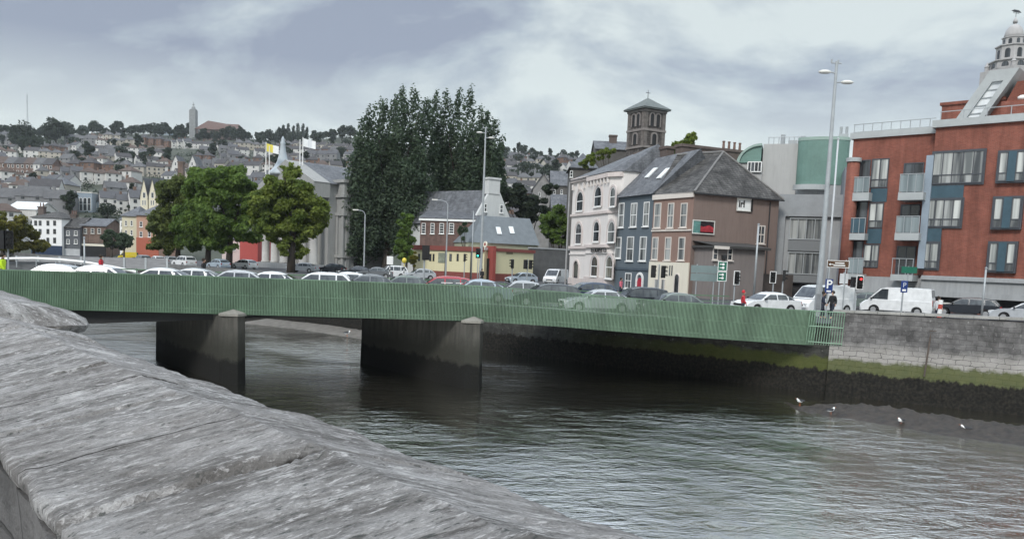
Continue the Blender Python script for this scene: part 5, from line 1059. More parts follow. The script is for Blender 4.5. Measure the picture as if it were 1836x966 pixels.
# houses climbing behind the pub and below the poplars
darkst = mat('dark_house_stone', (.10, .095, .09), .9, .3, 1, .3)
block('house', 'grey stone house with white bargeboards on its gable behind the dark bushes', 'house', 950, 985, 338, 190, 9, mat('grey_house_stone', (.22, .215, .21), .9, .25, 1, .3), slate, 'end', 312, wins=((965, 345, 969, 352),))
block('house', 'long grey stone house under a slate roof left of the pub roof', 'house', 982, 1030, 332, 195, 9, darkst, slate, 'gable', 308, wins=((992, 340, 996, 348), (1005, 340, 1009, 348)))
block('house', 'small slate roofed house just left of the pub with pale skylights', 'house', 985, 1020, 372, 165, 8, darkst, slate, 'gable', 350, wins=((992, 378, 996, 385),))
block('house', 'dark hipped roof house with deep eaves above the white pub', 'house', 1016, 1062, 302, 135, 8, darkst, slate, 'hip', 276, wins=((1022, 306, 1027, 318),))
o, f = block('house', 'slate roofed house with a capped chimney beside the stone tower', 'house', 1058, 1140, 268, 160, 8, darkst, slate, 'gable', 255); stack(o, f, 1093, 242, 1106, 264, 3, 1.2, 0)
# ---- the columned church behind the quay trees
grey_ash = render_wall('grey_ashlar', (.30, .30, .29), .35)
fc = Fac(468, 150, 562, 138, ZS); o = fc.thing('church', 'grey classical church with columned portico, pediment and long slate roof', 'church')
he = fc.z(515, 330); q = MB(); q.box(0, 2.8, 0, fc.w, 13, he); q.build('wall', grey_ash, o)
ap = fc.uz(500, 288, 0); m = fc.w/2
q = MB(); q.plate([(-.6, he+.1), (fc.w+.6, he+.1), (m, he+fc.w*.24)], -.4, 2.79); q.build('pediment', grey_ash, o)
q = MB(); q.box(-.5, -.5, he-2.4, fc.w+.5, 2.79, he+.097); q.build('entablature', grey_ash, o)
q = MB(); q.box(-1, -1.6, 0, fc.w+1, 2.79, .9); q.build('steps', concrete, o)
for i in range(6):
    x = .8+i*(fc.w-1.6)/5; q = MB(); h0 = .903; h1 = he-2.403; q.lathe([(.85, h0), (.85, h0+.25), (.7, h0+.35), (.68, h0+4), (.58, h1-.9), (.62, h1-.85), (.8, h1-.3), (.85, h1-.28), (.85, h1)], 14, (x, .5, 0)); q.build('column', mat('pale_column_stone', (.40, .39, .37), .9, .15, 1, .2), o, True)
q = MB(); rz_ = he+fc.w*.24
q.add([(-.7, 2.8, he), (m, 2.8, rz_), (fc.w+.7, 2.8, he), (-.7, 13.3, he), (m, 13.3, rz_), (fc.w+.7, 13.3, he)], [(0, 1, 4, 3), (1, 2, 5, 4), (0, 2, 1), (3, 4, 5)]); q.build('roof', slate, o)
hs = he+.8; x0, x1, y0, y1 = fc.w-6, fc.w+2.2, 4.5, 13.8
q = MB(); q.box(x0, y0, 0, x1, y1, hs); q.build('transept', grey_ash, o)
for k in (.0, .16, .36, .82):
    z = hs*(1-k); q = MB(); q.box(x0+.1, y0-.35, z-.5, x1+.35, y1+.3, z); q.build('string_course', grey_ash, o)
for x in (fc.w+.1, x1-.5): q = MB(); q.box(x, y0-.22, .2, x+.6, y0-.003, hs*.62); q.build('pilaster', grey_ash, o)
for yy in (y0+.4, y0+4.3, y1-1): q = MB(); q.box(x1+.003, yy, .2, x1+.22, yy+.7, hs*.62); q.build('pilaster', grey_ash, o)
q = MB(); q.box(x1+.003, y0+2.2, .05, x1+.12, y0+3.6, 5.2); q.build('door', black, o); q = MB(); q.box(x1+.003, y0+1.8, 5.3, x1+1.2, y0+4, 5.9); q.build('door_canopy', darkmetal, o)
q = MB(); q.box(x1+.003, y0+1.9, 7.5, x1+.10, y0+3.9, 11.5); q.build('side_window', pane_dark, o)
cp_ = fc.uz(505, 300, 1.0); q = MB(); tz = fc.uz(503, 245, 1.0)[1]; cz = fc.uz(505, 298, 1.0)[1]
q.lathe([(2.6, cz-1.6), (2.5, cz-1.2), (1.6, cz-.3), (1.0, cz+.8), (.7, cz+2), (.55, (cz+tz)/2), (.42, tz-1.4), (.5, tz-1.1), (.28, tz-.8), (.3, tz-.4), (.05, tz)], 10, (cp_[0], 1.2, 0)); q.build('spire_statue', mat('pale_blue_lead', (.36, .40, .43), .6, .15, 1), o, True)
def flag(label, px, ytop, ybase, Y, cols, side=1):
    g = P(px, Y, 0); z0, z1 = zat(px, ybase, Y), zat(px, ytop, Y); t = thing('flagpole', label, 'flag', (g.x, Y, z0)); q = MB(); q.tube((0, 0, -3), (0, 0, z1-z0), .10, .07, 8); q.build('pole', white, t)
    if not cols: return
    w = 2.2; h_ = 1.35
    for k, m in enumerate(cols):
        a, b_ = k*w/len(cols), (k+1)*w/len(cols); V, Fq = [], []
        for i in range(7):
            x = a+(b_-a)*i/6
            for j in range(4): V.append((x+.1, .28*math.sin(x*2.3)*x/w, (z1-z0)-.2-h_*j/3-.22*x))
        for i in range(6):
            for j in range(3): n_ = i*4+j; Fq.append((n_, n_+4, n_+5, n_+1))
        q = MB(); q.v = V; q.f = Fq; ob = q.build('flag_cloth', m, t); ob.modifiers.new('t', 'SOLIDIFY').thickness = .02
fy, fwt = mat('yellow_cloth', (.65, .55, .10), .8, .1, 3), mat('white_cloth', (.72, .73, .73), .8, .1, 3)
flag('yellow and white flag flying from a pole left of the church pediment', 475, 255, 305, 144, (fy, fwt)); flag('bare white pole next to the yellow and white flag', 481, 262, 305, 144, None)
flag('white flag flying from the taller pole right of the church spire', 540, 246, 292, 144, (fwt, mat('pale_cloth', (.6, .62, .64), .8, .1, 3), fwt)); flag('bare white pole left of the white flag', 535, 250, 292, 144, None)
# ---- far left quay
navy = mat('navy_shopfront', (.02, .035, .07), .4, .2, 2); brk2 = HB = brick('dull_brown_brick', (.13, .085, .065), (.17, .11, .085), (.16, .14, .13), .3, .1)
def grid(xs, ys, w, h): return [(x-w/2, y-h/2, x+w/2, y+h/2) for x in xs for y in ys]
o, f = block('town_house', 'white three storey corner house with black windows over a navy shopfront', 'house', 58, 111, 391, 196, 10, render_wall('bright_white_render', (.74, .74, .73), .1), darkslate, 'hip', 379, wins=grid((64, 72, 86, 98), (400, 415), 5, 9)+grid((86, 98), (431,), 5, 10), fm=black, nh=1, sill=None)
q = MB(); q.box(-.1, -.35, 0, f.w+.1, -.003, f.z(85, 440)); q.build('shopfront', navy, o); stack(o, f, 68, 370, 78, 392, 4, 1.2, 2)
o, f = block('town_house', 'dark grey two storey house with white window frames right of the white corner house', 'house', 112, 144, 408, 197, 9, render_wall('dark_grey_render', (.10, .105, .115), .3), darkslate, 'gable', 390, wins=grid((122, 136), (418, 433), 6, 8), fm=white, nh=2)
q = MB(); q.box(0, -.3, 0, f.w, -.003, f.z(128, 446)); q.build('shopfront', mat('pale_shopfront', (.4, .41, .42), .5, .2, 1), o); stack(o, f, 126, 384, 136, 402, 4, 1.2, 3)
o, f = block('town_house', 'brown brick pub with a long slate roof beside the dark clipped trees', 'pub', 145, 190, 405, 198, 9, brk2, slate, 'gable', 392, wins=grid((153, 166, 178), (414,), 6, 9), fm=offwhite, nh=2)
q = MB(); q.box(0, -.3, 0, f.w, -.003, f.z(165, 436)); q.build('shopfront', black, o); q = MB(); q.box(.2, -.42, f.z(165, 441), f.w-.2, -.303, f.z(165, 437)); q.build('shop_sign', cream, o)
o, f = block('town_house', 'cream painted house with grey hipped roof left of the orange house', 'house', 219, 245, 388, 186, 11, render_wall('cream_yellow_render', (.55, .51, .38), .15), slate, 'hip', 370, wins=grid((226, 236), (400, 417, 434), 4, 9), fm=white, nh=2)
o, f = block('town_house', 'orange and pink painted house at the corner behind the olive tree', 'house', 245, 285, 387, 183, 11, render_wall('orange_pink_render', (.42, .26, .19), .15), slate, 'hip', 368, wins=grid((253, 268), (402, 420), 5, 10), fm=white, nh=2)
q = MB(); q.box(0, -.2, 0, f.w, -.003, f.z(260, 426)); q.build('shopfront', render_wall('brick_red_render', (.36, .11, .07), .15), o)
block('town_house', 'narrow white house squeezed left of the cream house', 'house', 215, 226, 394, 192, 8, white, slate, 'gable', 386, wins=grid((220,), (402, 414), 4, 6), fm=black, nh=1)
o, f = block('pink_hall', 'red painted building with a sloping end wall between the tree trunks and the church columns', 'building', 430, 462, 424, 160, 9, render_wall('coral_red_render', (.42, .09, .08), .15), slate, 'flat')
block('white_hall', 'pale pink rendered building behind the tree trunks left of the red building', 'building', 398, 430, 428, 163, 9, render_wall('pale_pink_render', (.60, .50, .47), .15), slate, 'gable', 418, wins=grid((408, 420), (445,), 5, 8), fm=white)
def hz(px, Y): return hill_at(px, Y).z
gw = render_wall('creamy_gable_render', (.62, .57, .44), .15)
for i, (a, b_) in enumerate(((252, 265), (267, 280), (281, 294))):
    block('gabled_house', ('left', 'middle', 'right')[i]+' one of the three pointed cream gables above the quay trees', 'house', a, b_, 350, 262, 12, gw, slate, 'end', 320, zg=hz(270, 262), wins=((a+4, 345, a+9, 355), (a+3, 359, a+5.5, 368), (a+7, 359, a+9.5, 368)), fm=white, pm=pane_dark, nh=1, sill=None)
o, f = block('institution', 'blue grey hall with white arched windows and a raised cornice above the white corner house', 'building', 139, 166, 346, 285, 14, render_wall('blue_grey_render', (.26, .31, .36), .2), offwhite, 'flat', zg=hz(150, 285), wins=((142, 354, 148, 378), (149, 354, 156, 378), (157, 354, 163, 378)), fm=white, arch=True, nh=2, sill=None)
o, f = block('institution_wing', 'long blue grey wing with tall pale windows right of the arched hall', 'building', 166, 222, 362, 288, 14, render_wall('blue_grey_render', (.26, .31, .36)), slate, 'gable', 344, zg=hz(190, 288), wins=grid((171, 180), (373,), 5, 18), fm=white, nh=2)
block('institution_wing', 'grey wing with slate roof left of the arched hall', 'building', 112, 139, 362, 288, 14, render_wall('mid_grey_render', (.2, .21, .225), .3), slate, 'gable', 346, zg=hz(125, 288))
TRm = brick('terrace_brick', (.15, .10, .085), (.19, .125, .10), (.2, .18, .17), .4, .15)
for i, x in enumerate(range(-6, 96, 17)):
    block('terrace_house', 'brown brick house with white windows in the long hillside terrace, %s from the left edge' % ('first', 'second', 'third', 'fourth', 'fifth', 'sixth')[i], 'house', x, x+16.8, 292+i*.6, 405, 9, TRm if i != 4 else hw[0], hr[1+(i % 3)], 'gable', 281+i*.6, zg=hz(x+8, 405)-2, wins=grid((x+4, x+12), (297+i*.6, 307+i*.6), 4, 6), fm=white, nh=1, sill=None, group='brown brick terrace on the left hillside')
for (a, b_, yt, ry, Y, lab, rt, wm) in ((4, 68, 366, 344, 300, 'wide grey warehouse with dull slate roof at the left edge', 'gable', hw[2]), (70, 112, 360, 340, 310, 'pale grey hipped shed roof left of the arched hall', 'hip', hw[2]), (12, 66, 375, 362, 250, 'long white roofed shed above the yellowing trees', 'gable', hw[0]), (60, 84, 328, 315, 345, 'white house with steep slate roof in the middle of the left slope', 'end', hw[0]), (85, 118, 330, 318, 350, 'cream house under a pale domed roof on the left slope', 'hip', hw[1])):
    block('hill_building', lab, 'building', a, b_, yt, Y, 12, wm, mat('white_sheet_roof', (.55, .56, .56), .6) if 'white roofed' in lab else slate, rt, ry, zg=hz((a+b_)/2, Y)-2)
for i, (a, b_) in enumerate(((308, 322), (338, 352))): block('gabled_house', 'white gable %s of the brick chimney on the hill above the green tree' % ('left', 'right')[i], 'house', a, b_, 296, 430, 10, hw[0], slate, 'end', 279, zg=hz(330, 430), wins=((a+5, 291, a+8, 297),), nh=1, sill=None)
g = hill_at(325, 380); t_ = thing('brick_chimney', 'square brick chimney stack rising above the green quay tree', 'chimney', g); q = MB(); H = zat(325, 290, 380)-g.z; q.box(-1.2, -1.2, 0, 1.2, 1.2, H-.6); q.build('shaft', brk2, t_); q = MB(); q.box(-1.4, -1.4, H-.597, 1.4, 1.4, H); q.build('cap', brk2, t_)
# hilltop church with slender campanile, and the block beside it
Yh = 860; fh = Fac(352, Yh, 432, Yh, hz(390, Yh)-3); o = fh.thing('hilltop_church', 'brown roofed church with a sagging ridge on the skyline', 'church'); h_ = fh.z(390, 233); r1, r2, r3 = fh.z(364, 213), fh.z(395, 219), fh.z(420, 220)
u = [fh.uz(x, 230)[0] for x in (352, 366, 400, 422, 432)]
q = MB(); q.box(u[0], 0, 0, u[4], 22, h_); q.build('wall', mat('brown_church_stone', (.12, .095, .085), .9, .2, .5), o)
q = MB(); q.add([(u[0]-2, -1, h_), (u[4]+1, -1, h_), (u[4]+1, 23, h_), (u[0]-2, 23, h_), (u[1], 11, r1), (u[2], 11, r2), (u[3], 11, r3)], [(0, 1, 6, 5, 4), (1, 2, 6), (2, 3, 4, 5, 6), (3, 0, 4)]); q.build('roof', mat('russet_roof', (.115, .072, .06), .8, .2, .3), o)
q = MB(); q.plate([(u[0]+1.5, h_-6), (u[0]+7, h_-6), (u[0]+7, h_), (u[0]+1.5, h_)], -.2, 0); q.build('window', pane_mid, o)
fq = Fac(339, Yh, 350, Yh, hz(345, Yh)-3); o = fq.thing('campanile', 'slender grey campanile with cross beside the brown hilltop church', 'tower'); z1 = fq.z(344, 197); q = MB(); q.box(0, 0, 0, fq.w, fq.w, z1); q.build('shaft', mat('grey_tower_stone', (.22, .23, .23), .9, .2, .5), o)
q = MB(); c_ = fq.w/2; q.lathe([(c_*1.15, z1+.003), (c_*1.15, z1+.8), (c_*.7, z1+1.2), (c_*.6, z1+3), (c_*.2, z1+4.5)], 8, (c_, c_, 0)); q.tube((c_, c_, z1+4.2), (c_, c_, fq.z(344, 183)), .28, n=5); zc_ = fq.z(344, 187); q.box(c_-1.2, c_-.2, zc_-.3, c_+1.2, c_+.2, zc_+.3); q.build('belfry', mat('grey_tower_stone', (.22, .23, .23)), o)
block('tower_block', 'grey blue block of flats on the skyline left of the campanile', 'building', 283, 304, 232, 870, 16, mat('grey_blue_panels', (.24, .29, .32), .8, .15, .3), concrete, 'flat', zg=hz(294, 870)-2)
block('tower_block', 'lower pale grey block beside the grey blue flats on the skyline', 'building', 262, 283, 241, 870, 16, concrete, concrete, 'flat', zg=hz(272, 870)-2)
# ================================================================== VEHICLES
car_glass = glassmat('car_glass', (.03, .035, .04), (.07, .08, .085), 1.5, .04)
lampglass = mat('headlamp_glass', (.62, .63, .63), .15, .1, 6, 0); redlamp = mat('red_tail_lamp', (.30, .015, .012), .25, .15, 6, 0); alloy = mat('wheel_rim', (.38, .385, .39), .4, .2, 5, 0, .5)
CARM = {n: paint(n+'_car_paint', c) for n, c in dict(white=(.74, .75, .75), silver=(.42, .44, .46), grey=(.14, .15, .16), dark=(.022, .026, .034), blue=(.03, .045, .08), green=(.13, .16, .145), red=(.36, .02, .035), yellow=(.62, .48, .03), paleblue=(.34, .40, .46)).items()}
def arch_pts(cx, r, zs, n=8): return [(cx+r*math.cos(math.pi*i/n), max(zs, .30+r*math.sin(math.pi*i/n))) for i in range(n+1)]
KIND = {
 'hatchback': dict(L=4.05, hw=.87, hr=.60, wb=1.27, r=.31, low=[(-1.96, .95), (-1.4, .95), (.85, .93), (1.5, .86), (1.9, .72)], cab=[(1.0, .90), (.42, 1.29), (.1, 1.41), (-.3, 1.46), (-.8, 1.43), (-1.35, 1.32), (-1.93, .93)], pil=(-.28, -1.1)),
 'saloon_car': dict(L=4.6, hw=.89, hr=.60, wb=1.38, r=.32, low=[(-2.22, .93), (-1.5, .97), (.95, .93), (1.7, .85), (2.12, .70)], cab=[(1.05, .90), (.42, 1.27), (.1, 1.38), (-.3, 1.43), (-.75, 1.40), (-1.15, 1.29), (-1.85, .95)], pil=(-.30, -1.15)),
 'estate_car': dict(L=4.65, hw=.90, hr=.64, wb=1.38, r=.32, low=[(-2.25, .95), (-1.5, .96), (.95, .93), (1.7, .86), (2.14, .72)], cab=[(1.1, .90), (.48, 1.31), (.15, 1.42), (-.3, 1.47), (-1.1, 1.45), (-1.85, 1.33), (-2.22, .94)], pil=(-.25, -1.25)),
 'sport_utility_car': dict(L=4.45, hw=.92, hr=.68, wb=1.32, r=.36, low=[(-2.16, 1.05), (-1.5, 1.06), (1.0, 1.04), (1.65, .98), (2.05, .82)], cab=[(1.05, 1.0), (.45, 1.56), (-.1, 1.67), (-1.2, 1.66), (-1.9, 1.52), (-2.14, 1.04)], pil=(-.25, -1.2)),
 'panel_van': dict(L=4.95, hw=.97, hr=.86, wb=1.5, r=.33, low=[(-2.44, 1.08), (-1.5, 1.1), (1.5, 1.1), (2.1, 1.0), (2.36, .80)], cab=[(1.95, 1.06), (1.15, 1.88), (.7, 1.98), (-1.2, 2.02), (-2.3, 1.98), (-2.45, 1.06)], pil=(.35, .33)),
}
def vehicle(kind, label):
    k = KIND[kind]; van = kind == 'panel_van'; L = k['L']; hw, hr_ = k['hw'], k['hr']; o = thing(kind, label, 'van' if van else 'car', (0, 0, 0))
    low = [(-L/2+.04, .26), (-L/2, .5)]+k['low']+[(L/2, .5), (L/2-.05, .22)]+[p for p in arch_pts(k['wb'], k['r']+.07, .22)]+[p for p in arch_pts(-k['wb'], k['r']+.07, .22)]
    b = MB(); n = len(low); layers = [(-hw, .965), (-hw*.93, 1.0), (hw*.93, 1.0), (hw, .965)]
    for y, s in layers: b.v += [(x*s, y, .6+(z-.6)*(s if abs(y) == hw else 1)) for x, z in low]
    for j in range(3): b.f += [(j*n+i, j*n+(i+1) % n, (j+1)*n+(i+1) % n, (j+1)*n+i) for i in range(n)]
    b.f += [tuple(range(n)), tuple(range(4*n-1, 3*n-1, -1))]
    cab = k['cab']; zb, zt = cab[0][1], max(z for _, z in cab); m = len(cab); base = len(b.v)
    def w_at(z): return hw*.95+(hr_-hw*.95)*min(1, max(0, (z-zb)/(zt-zb)))**1.1
    crowned = []
    for x, z in cab: w = w_at(z); b.v += [(x, -w, z), (x, -w*.8, z+.035*(z > zb+.1)), (x, w*.8, z+.035*(z > zb+.1)), (x, w, z)]
    for i in range(m-1):
        for j in range(3): b.f.append((base+i*4+j, base+(i+1)*4+j, base+(i+1)*4+j+1, base+i*4+j+1))
    b.f += [tuple(base+i*4 for i in range(m)), tuple(base+i*4+3 for i in range(m-1, -1, -1))]
    b.build('body', CARM['white'], o)
    def gquad(i0, i1, f0, f1, name, off):
        (xa, za), (xc, zc_) = cab[i0], cab[i1]; q = MB(); pts = []
        d = Vector((xc-xa, 0, zc_-za)); nrm = Vector((d.z, 0, -d.x)).normalized(); nrm = nrm if nrm.x*(1 if i0 == 0 else -1) > 0 else -nrm
        for f in (f0, f1):
            x, z = xa+(xc-xa)*f, za+(zc_-za)*f; w = w_at(z)*.88
            pts += [(x+nrm.x*off, -w, z+nrm.z*off+.02), (x+nrm.x*off, w, z+nrm.z*off+.02)]
        q.add(pts+[(x-nrm.x*.03, y, z-nrm.z*.03) for x, y, z in pts], [(0, 1, 3, 2), (4, 6, 7, 5), (0, 4, 5, 1), (1, 5, 7, 3), (3, 7, 6, 2), (2, 6, 4, 0)]); q.build(name, car_glass, o)
    gquad(0, 1, .08, .95, 'windscreen', .022); gquad(m-1, m-2, .35 if van else .15, .92, 'rear_window', .022)
    zlo, zhi = zb+.06, zt-.13
    def xon(z, front):
        r = range(m-1) if front else range(m-2, -1, -1)
        for i in r:
            (xa, za), (xc, zc_) = cab[i], cab[i+1]
            if min(za, zc_) <= z <= max(za, zc_) and abs(zc_-za) > 1e-6: return xa+(xc-xa)*(z-za)/(zc_-za)
        return cab[1][0] if front else cab[-2][0]
    for s in (-1, 1):
        segs = [(1e9, k['pil'][0]+.04), (k['pil'][0]-.04, k['pil'][1]+.03), (k['pil'][1]-.05, -1e9)] if not van else [(1e9, .55)]
        for xh, xl in segs:
            poly = []
            for z in (zlo, (zlo+zhi)/2, zhi): poly.append((min(xh, xon(z, True)-.12), z))
            for z in (zhi, (zlo+zhi)/2, zlo): poly.append((max(xl, xon(z, False)+.14), z))
            if poly[0][0]-poly[-1][0] < .12: continue
            q = MB(); v = [(x, s*(w_at(z)+.012), z) for x, z in poly]; v2 = [(x, s*(w_at(z)-.02), z) for x, z in poly]; nn = 6
            q.add(v+v2, [tuple(range(nn)), tuple(range(2*nn-1, nn-1, -1))]+[(i, (i+1) % nn, nn+(i+1) % nn, nn+i) for i in range(nn)]); q.build('side_window', car_glass, o)
        q = MB(); q.rbox((cab[0][0]-.28, s*(hw+.08), zb+.10), (.12, .17, .12)); q.build('mirror', black, o)
        q = MB(); q.rbox((L/2-.14, s*hw*.68, .66), (.24, .34, .15), s*-.35); q.build('headlight', lampglass, o)
        q = MB(); q.rbox((-L/2+.06, s*hw*.82, .98 if van else .78), (.12, .17, .42 if van else .2)); q.build('tail_light', redlamp, o)
        for sx in (-1, 1):
            q = MB(); x = sx*k['wb']; r = k['r']; q.tube((x, s*(hw-.20), r), (x, s*(hw-.01), r), r, r, 18); t_ = q.build('tyre', rubber, o); q = MB(); q.tube((x, s*(hw-.03), r), (x, s*(hw+.004), r), r*.64, r*.58, 12); q.build('rim', alloy, t_)
    q = MB(); q.box(L/2-.10, -hw*.8, .24, L/2+.03, hw*.8, .46); q.build('bumper', black if not van else greymetal, o)
    q = MB(); q.box(L/2+.031, -.26, .36, L/2+.04, .26, .47); q.box(-L/2-.02, -.26, .62, -L/2-.005, .26, .73); q.build('number_plate', offwhite, o)
    q = MB(); q.box(L/2-.06, -hw*.5, .52, L/2+.012, hw*.5, .66); q.build('grille', black, o)
    return o
PROTO = {k: vehicle(k, 'x') for k in KIND}; PUSED = {}
def put(kind, p, yaw, col, label, group=None, sc=1):
    o = PROTO[kind] if not PUSED.get(kind) else copy_tree(PROTO[kind]); PUSED[kind] = 1
    o.location = p; o.rotation_euler = (0, 0, yaw); o.scale = (sc, sc, sc)
    for ch in o.children:
        if ch.name.split('.')[0] == 'body': ch.material_slots[0].link = 'OBJECT'; ch.material_slots[0].material = CARM[col]
    tag(o, label, 'van' if 'van' in kind else 'car', group); return o
def bpos(px, yl):
    lo, hi = 0, FB.w+4
    for _ in range(40):
        m = (lo+hi)/2; q = FB.a+FB.u*m+FB.n*yl; q.z = 1
        if project(q)[0] < px: lo = m
        else: hi = m
    q = FB.a+FB.u*lo+FB.n*yl; q.z = deckz(lo)+.01; return q
HL = FB.rz+math.pi
BG = 'cars queued on the bridge'
for kind, px, yl, col, lab in (
 ('hatchback', 90, 3.8, 'silver', 'silver grey car with dark windows, leftmost on the bridge'),
 ('hatchback', 162, 3.8, 'white', 'white hatchback behind the leftmost silver grey car on the bridge'),
 ('saloon_car', 281, 3.6, 'white', 'white saloon on the bridge below the orange house'),
 ('saloon_car', 340, 5.8, 'silver', 'silver saloon on the bridge below the olive tree'),
 ('hatchback', 415, 3.6, 'silver', 'silver hatchback on the bridge below the big green tree'),
 ('saloon_car', 478, 4.2, 'white', 'white saloon on the bridge below the church columns'),
 ('estate_car', 567, 5.4, 'white', 'white estate car on the bridge right of the church tree trunk'),
 ('hatchback', 615, 9.2, 'white', 'white hatchback in the far lane behind the white estate car'),
 ('saloon_car', 655, 6.8, 'grey', 'grey saloon on the bridge below the single lamp post'),
 ('saloon_car', 720, 7.2, 'green', 'dull green grey saloon on the bridge left of the red van'),
 ('estate_car', 790, 7.0, 'red', 'red car van with white side lettering on the bridge before the yellow building'),
 ('saloon_car', 852, 4.4, 'paleblue', 'pale silver blue saloon right behind the red car van'),
 ('hatchback', 928, 8.2, 'silver', 'silver hatchback on the bridge just left of the dark estate car'),
 ('estate_car', 978, 5.0, 'dark', 'dark estate car on the bridge right of the silver hatchback'),
 ('saloon_car', 1072, 3.3, 'silver', 'silver saloon seen through the bridge railings in the near lane'),
 ('sport_utility_car', 1141, 6.0, 'dark', 'dark tall four wheel drive car below the blue house'),
 ('hatchback', 1203, 3.8, 'green', 'dull green hatchback on the bridge below the cream shopfront')):
    o = put(kind, bpos(px, yl), HL+random.uniform(-.03, .03), col, lab, BG, .94)
    if col == 'red':
        for s in (1,):
            for i in range(2): q = MB(); q.box(-1.7+i*.95, .80, .98+.0*i, -.95+i*.95, .815, 1.10); o2 = q.build('side_lettering', white, o)
def gpos(px, Y, z=ZS): q = P(px, Y, z+.8); q.z = z+.004; return q
for kind, px, Y, yaw, col, lab in (
 ('estate_car', 1050, 62, HL+.15, 'blue', 'dark blue estate car below the white pub'),
 ('hatchback', 935, 106, R_(205), 'paleblue', 'pale blue hatchback turning by the yellow building'),
 ('panel_van', 997, 112, R_(245), 'white', 'white van facing the camera beside the white pub'),
 ('saloon_car', 1374, 55, R_(200), 'white', 'white car with dark windows right of the person in red'),
 ('panel_van', 1474, 58, R_(208), 'white', 'white van nosing out behind the tall lamp mast'),
 ('panel_van', 1609, 61, R_(146), 'white', 'white panel van with its rear doors to the river wall'),
 ('hatchback', 1551, 67, R_(140), 'green', 'small green and white car half hidden by the white panel van'),
 ('estate_car', 1732, 62, R_(146), 'dark', 'dark estate car below the red brick windows'),
 ('saloon_car', 1842, 57, R_(146), 'silver', 'silver car cut by the right edge of the picture')):
    put(kind, gpos(px, Y), yaw, col, lab)
FG = 'cars parked along the far quay'
for i, (kind, px, Y, yaw, col, lab) in enumerate((
 ('hatchback', 282, 128, 130, 'white', 'white hatchback parked at the left end of the far quay row'), ('estate_car', 303, 131, 130, 'silver', 'silver estate parked below the olive tree'), ('sport_utility_car', 330, 124, 140, 'white', 'white tall car parked between olive tree and green tree'),
 ('hatchback', 392, 121, 140, 'paleblue', 'pale blue hatchback parked beside the tallest green tree'), ('estate_car', 438, 128, 145, 'white', 'white estate parked in front of the red building'), ('saloon_car', 543, 119, 170, 'silver', 'silver saloon parked right of the church tree'), ('hatchback', 595, 121, 165, 'dark', 'dark hatchback parked by the church side wall'),
 ('saloon_car', 672, 103, 190, 'grey', 'grey saloon parked below the poplars'), ('sport_utility_car', 700, 106, 200, 'white', 'white tall car parked next to the zebra beacons'), ('hatchback', 752, 104, 200, 'silver', 'silver hatchback parked against the yellow building'), ('saloon_car', 640, 106, 185, 'dark', 'dark saloon parked under the left poplar'), ('estate_car', 255, 133, 130, 'grey', 'grey estate parked below the orange house'))):
    put(kind, gpos(px, Y), R_(yaw), col, lab, FG)
bus = put('panel_van', gpos(230, 172), R_(190), 'yellow', 'yellow minibus in front of the dark clipped trees', None, .78)
# ================================================================== POLES, SIGNS, SIGNALS
def pole_thing(name, label, cat, px, Y, z=ZS, rz=0, group=None): g = P(px, Y, CZ); g.z = z; return thing(name, label, cat, g, rz, group), g
def mast(label, px, Y, ptop, group):
    o, g = pole_thing('lamp_mast', label, 'street lamp', px, Y, group=group); H = zat(*ptop, Y)-ZS
    q = MB(); q.tube((0, 0, 0), (0, 0, 2.0), .24, .23, 14); q.tube((0, 0, 2.0), (0, 0, H), .20, .085, 14); q.build('pole', greymetal, o)
    q = MB(); q.box(-.22, -.26, .5, .05, -.2, 1.5); q.build('access_hatch', mat('dull_steel', (.22, .23, .24), .6, .2, 2), o)
    for s, z in ((1, H-1.35), (-1, H-.75), ):
        q = MB(); q.tube((0, 0, z), (s*.55, 0, z+.08), .05, n=6); a_ = q.build('lamp_arm', greymetal, o)
        q = MB(); q.lathe([(.02, .12), (.2, .1), (.36, .02), (.36, -.05), (.26, -.1), (.02, -.12)], 12, (0, 0, 0)); h_ = q.build('lamp_head', offwhite, o, True, (s*.75, -.05, z+.05)); h_.scale = (1.15, .7, 1)
    q = MB(); q.tube((-.35, 0, H-.12), (.3, 0, H-.12), .04, n=6); q.tube((-.33, 0, H-.12), (-.33, 0, H+.12), .05, n=6); q.tube((.1, 0, H-.12), (.1, 0, H+.1), .05, n=6); q.build('sensor_bar', greymetal, o)
    return o
mast('tall grey lamp mast with twin saucer lamps at the corner of the river wall', 1471, 54, (1496, 110), 'tall lamp masts')
mast('tall grey lamp mast in front of the yellow building', 862.5, 104, (870, 228), 'tall lamp masts')
def street_lamp(label, px, Y, ptop, arm, group='street lamps with a single arm'):
    o, g = pole_thing('street_lamp', label, 'street lamp', px, Y, group=group); H = zat(*ptop, Y)-ZS; q = MB(); q.tube((0, 0, 0), (0, 0, H-.5), .11, .07, 10); q.path([(0, 0, H-.5), (arm*.15, 0, H-.15), (arm*.45, 0, H), (arm, 0, H+.08)], .045, 6); q.build('pole', greymetal, o)
    q = MB(); q.rbox((arm+.25*(1 if arm > 0 else -1), 0, H+.08), (.75, .28, .14)); q.build('lamp_head', offwhite, o)
street_lamp('street lamp with a single arm in front of the poplars', 653, 108, (653, 378), -1.0)
street_lamp('street lamp with a long arm in front of the brick wing', 800, 108, (801, 360), -1.5)
def plainpole(label, px, Y, ptop, r=.06, m=None, z=ZS):
    o, g = pole_thing('pole', label, 'pole', px, Y, z=z); H = zat(*ptop, Y)-z; q = MB(); q.tube((0, 0, 0), (0, 0, H), r, r*.8, 10); q.build('shaft', m or greymetal, o, True); q = MB(); q.lathe([(r*.9, H+.001), (r*1.2, H+.02), (r*1.2, H+.08), (.01, H+.12)], 8); q.build('cap', m or greymetal, o); return o
plainpole('thin pale pole leaning over the brown house side wall', 1354.5, 72, (1363, 403), .10)
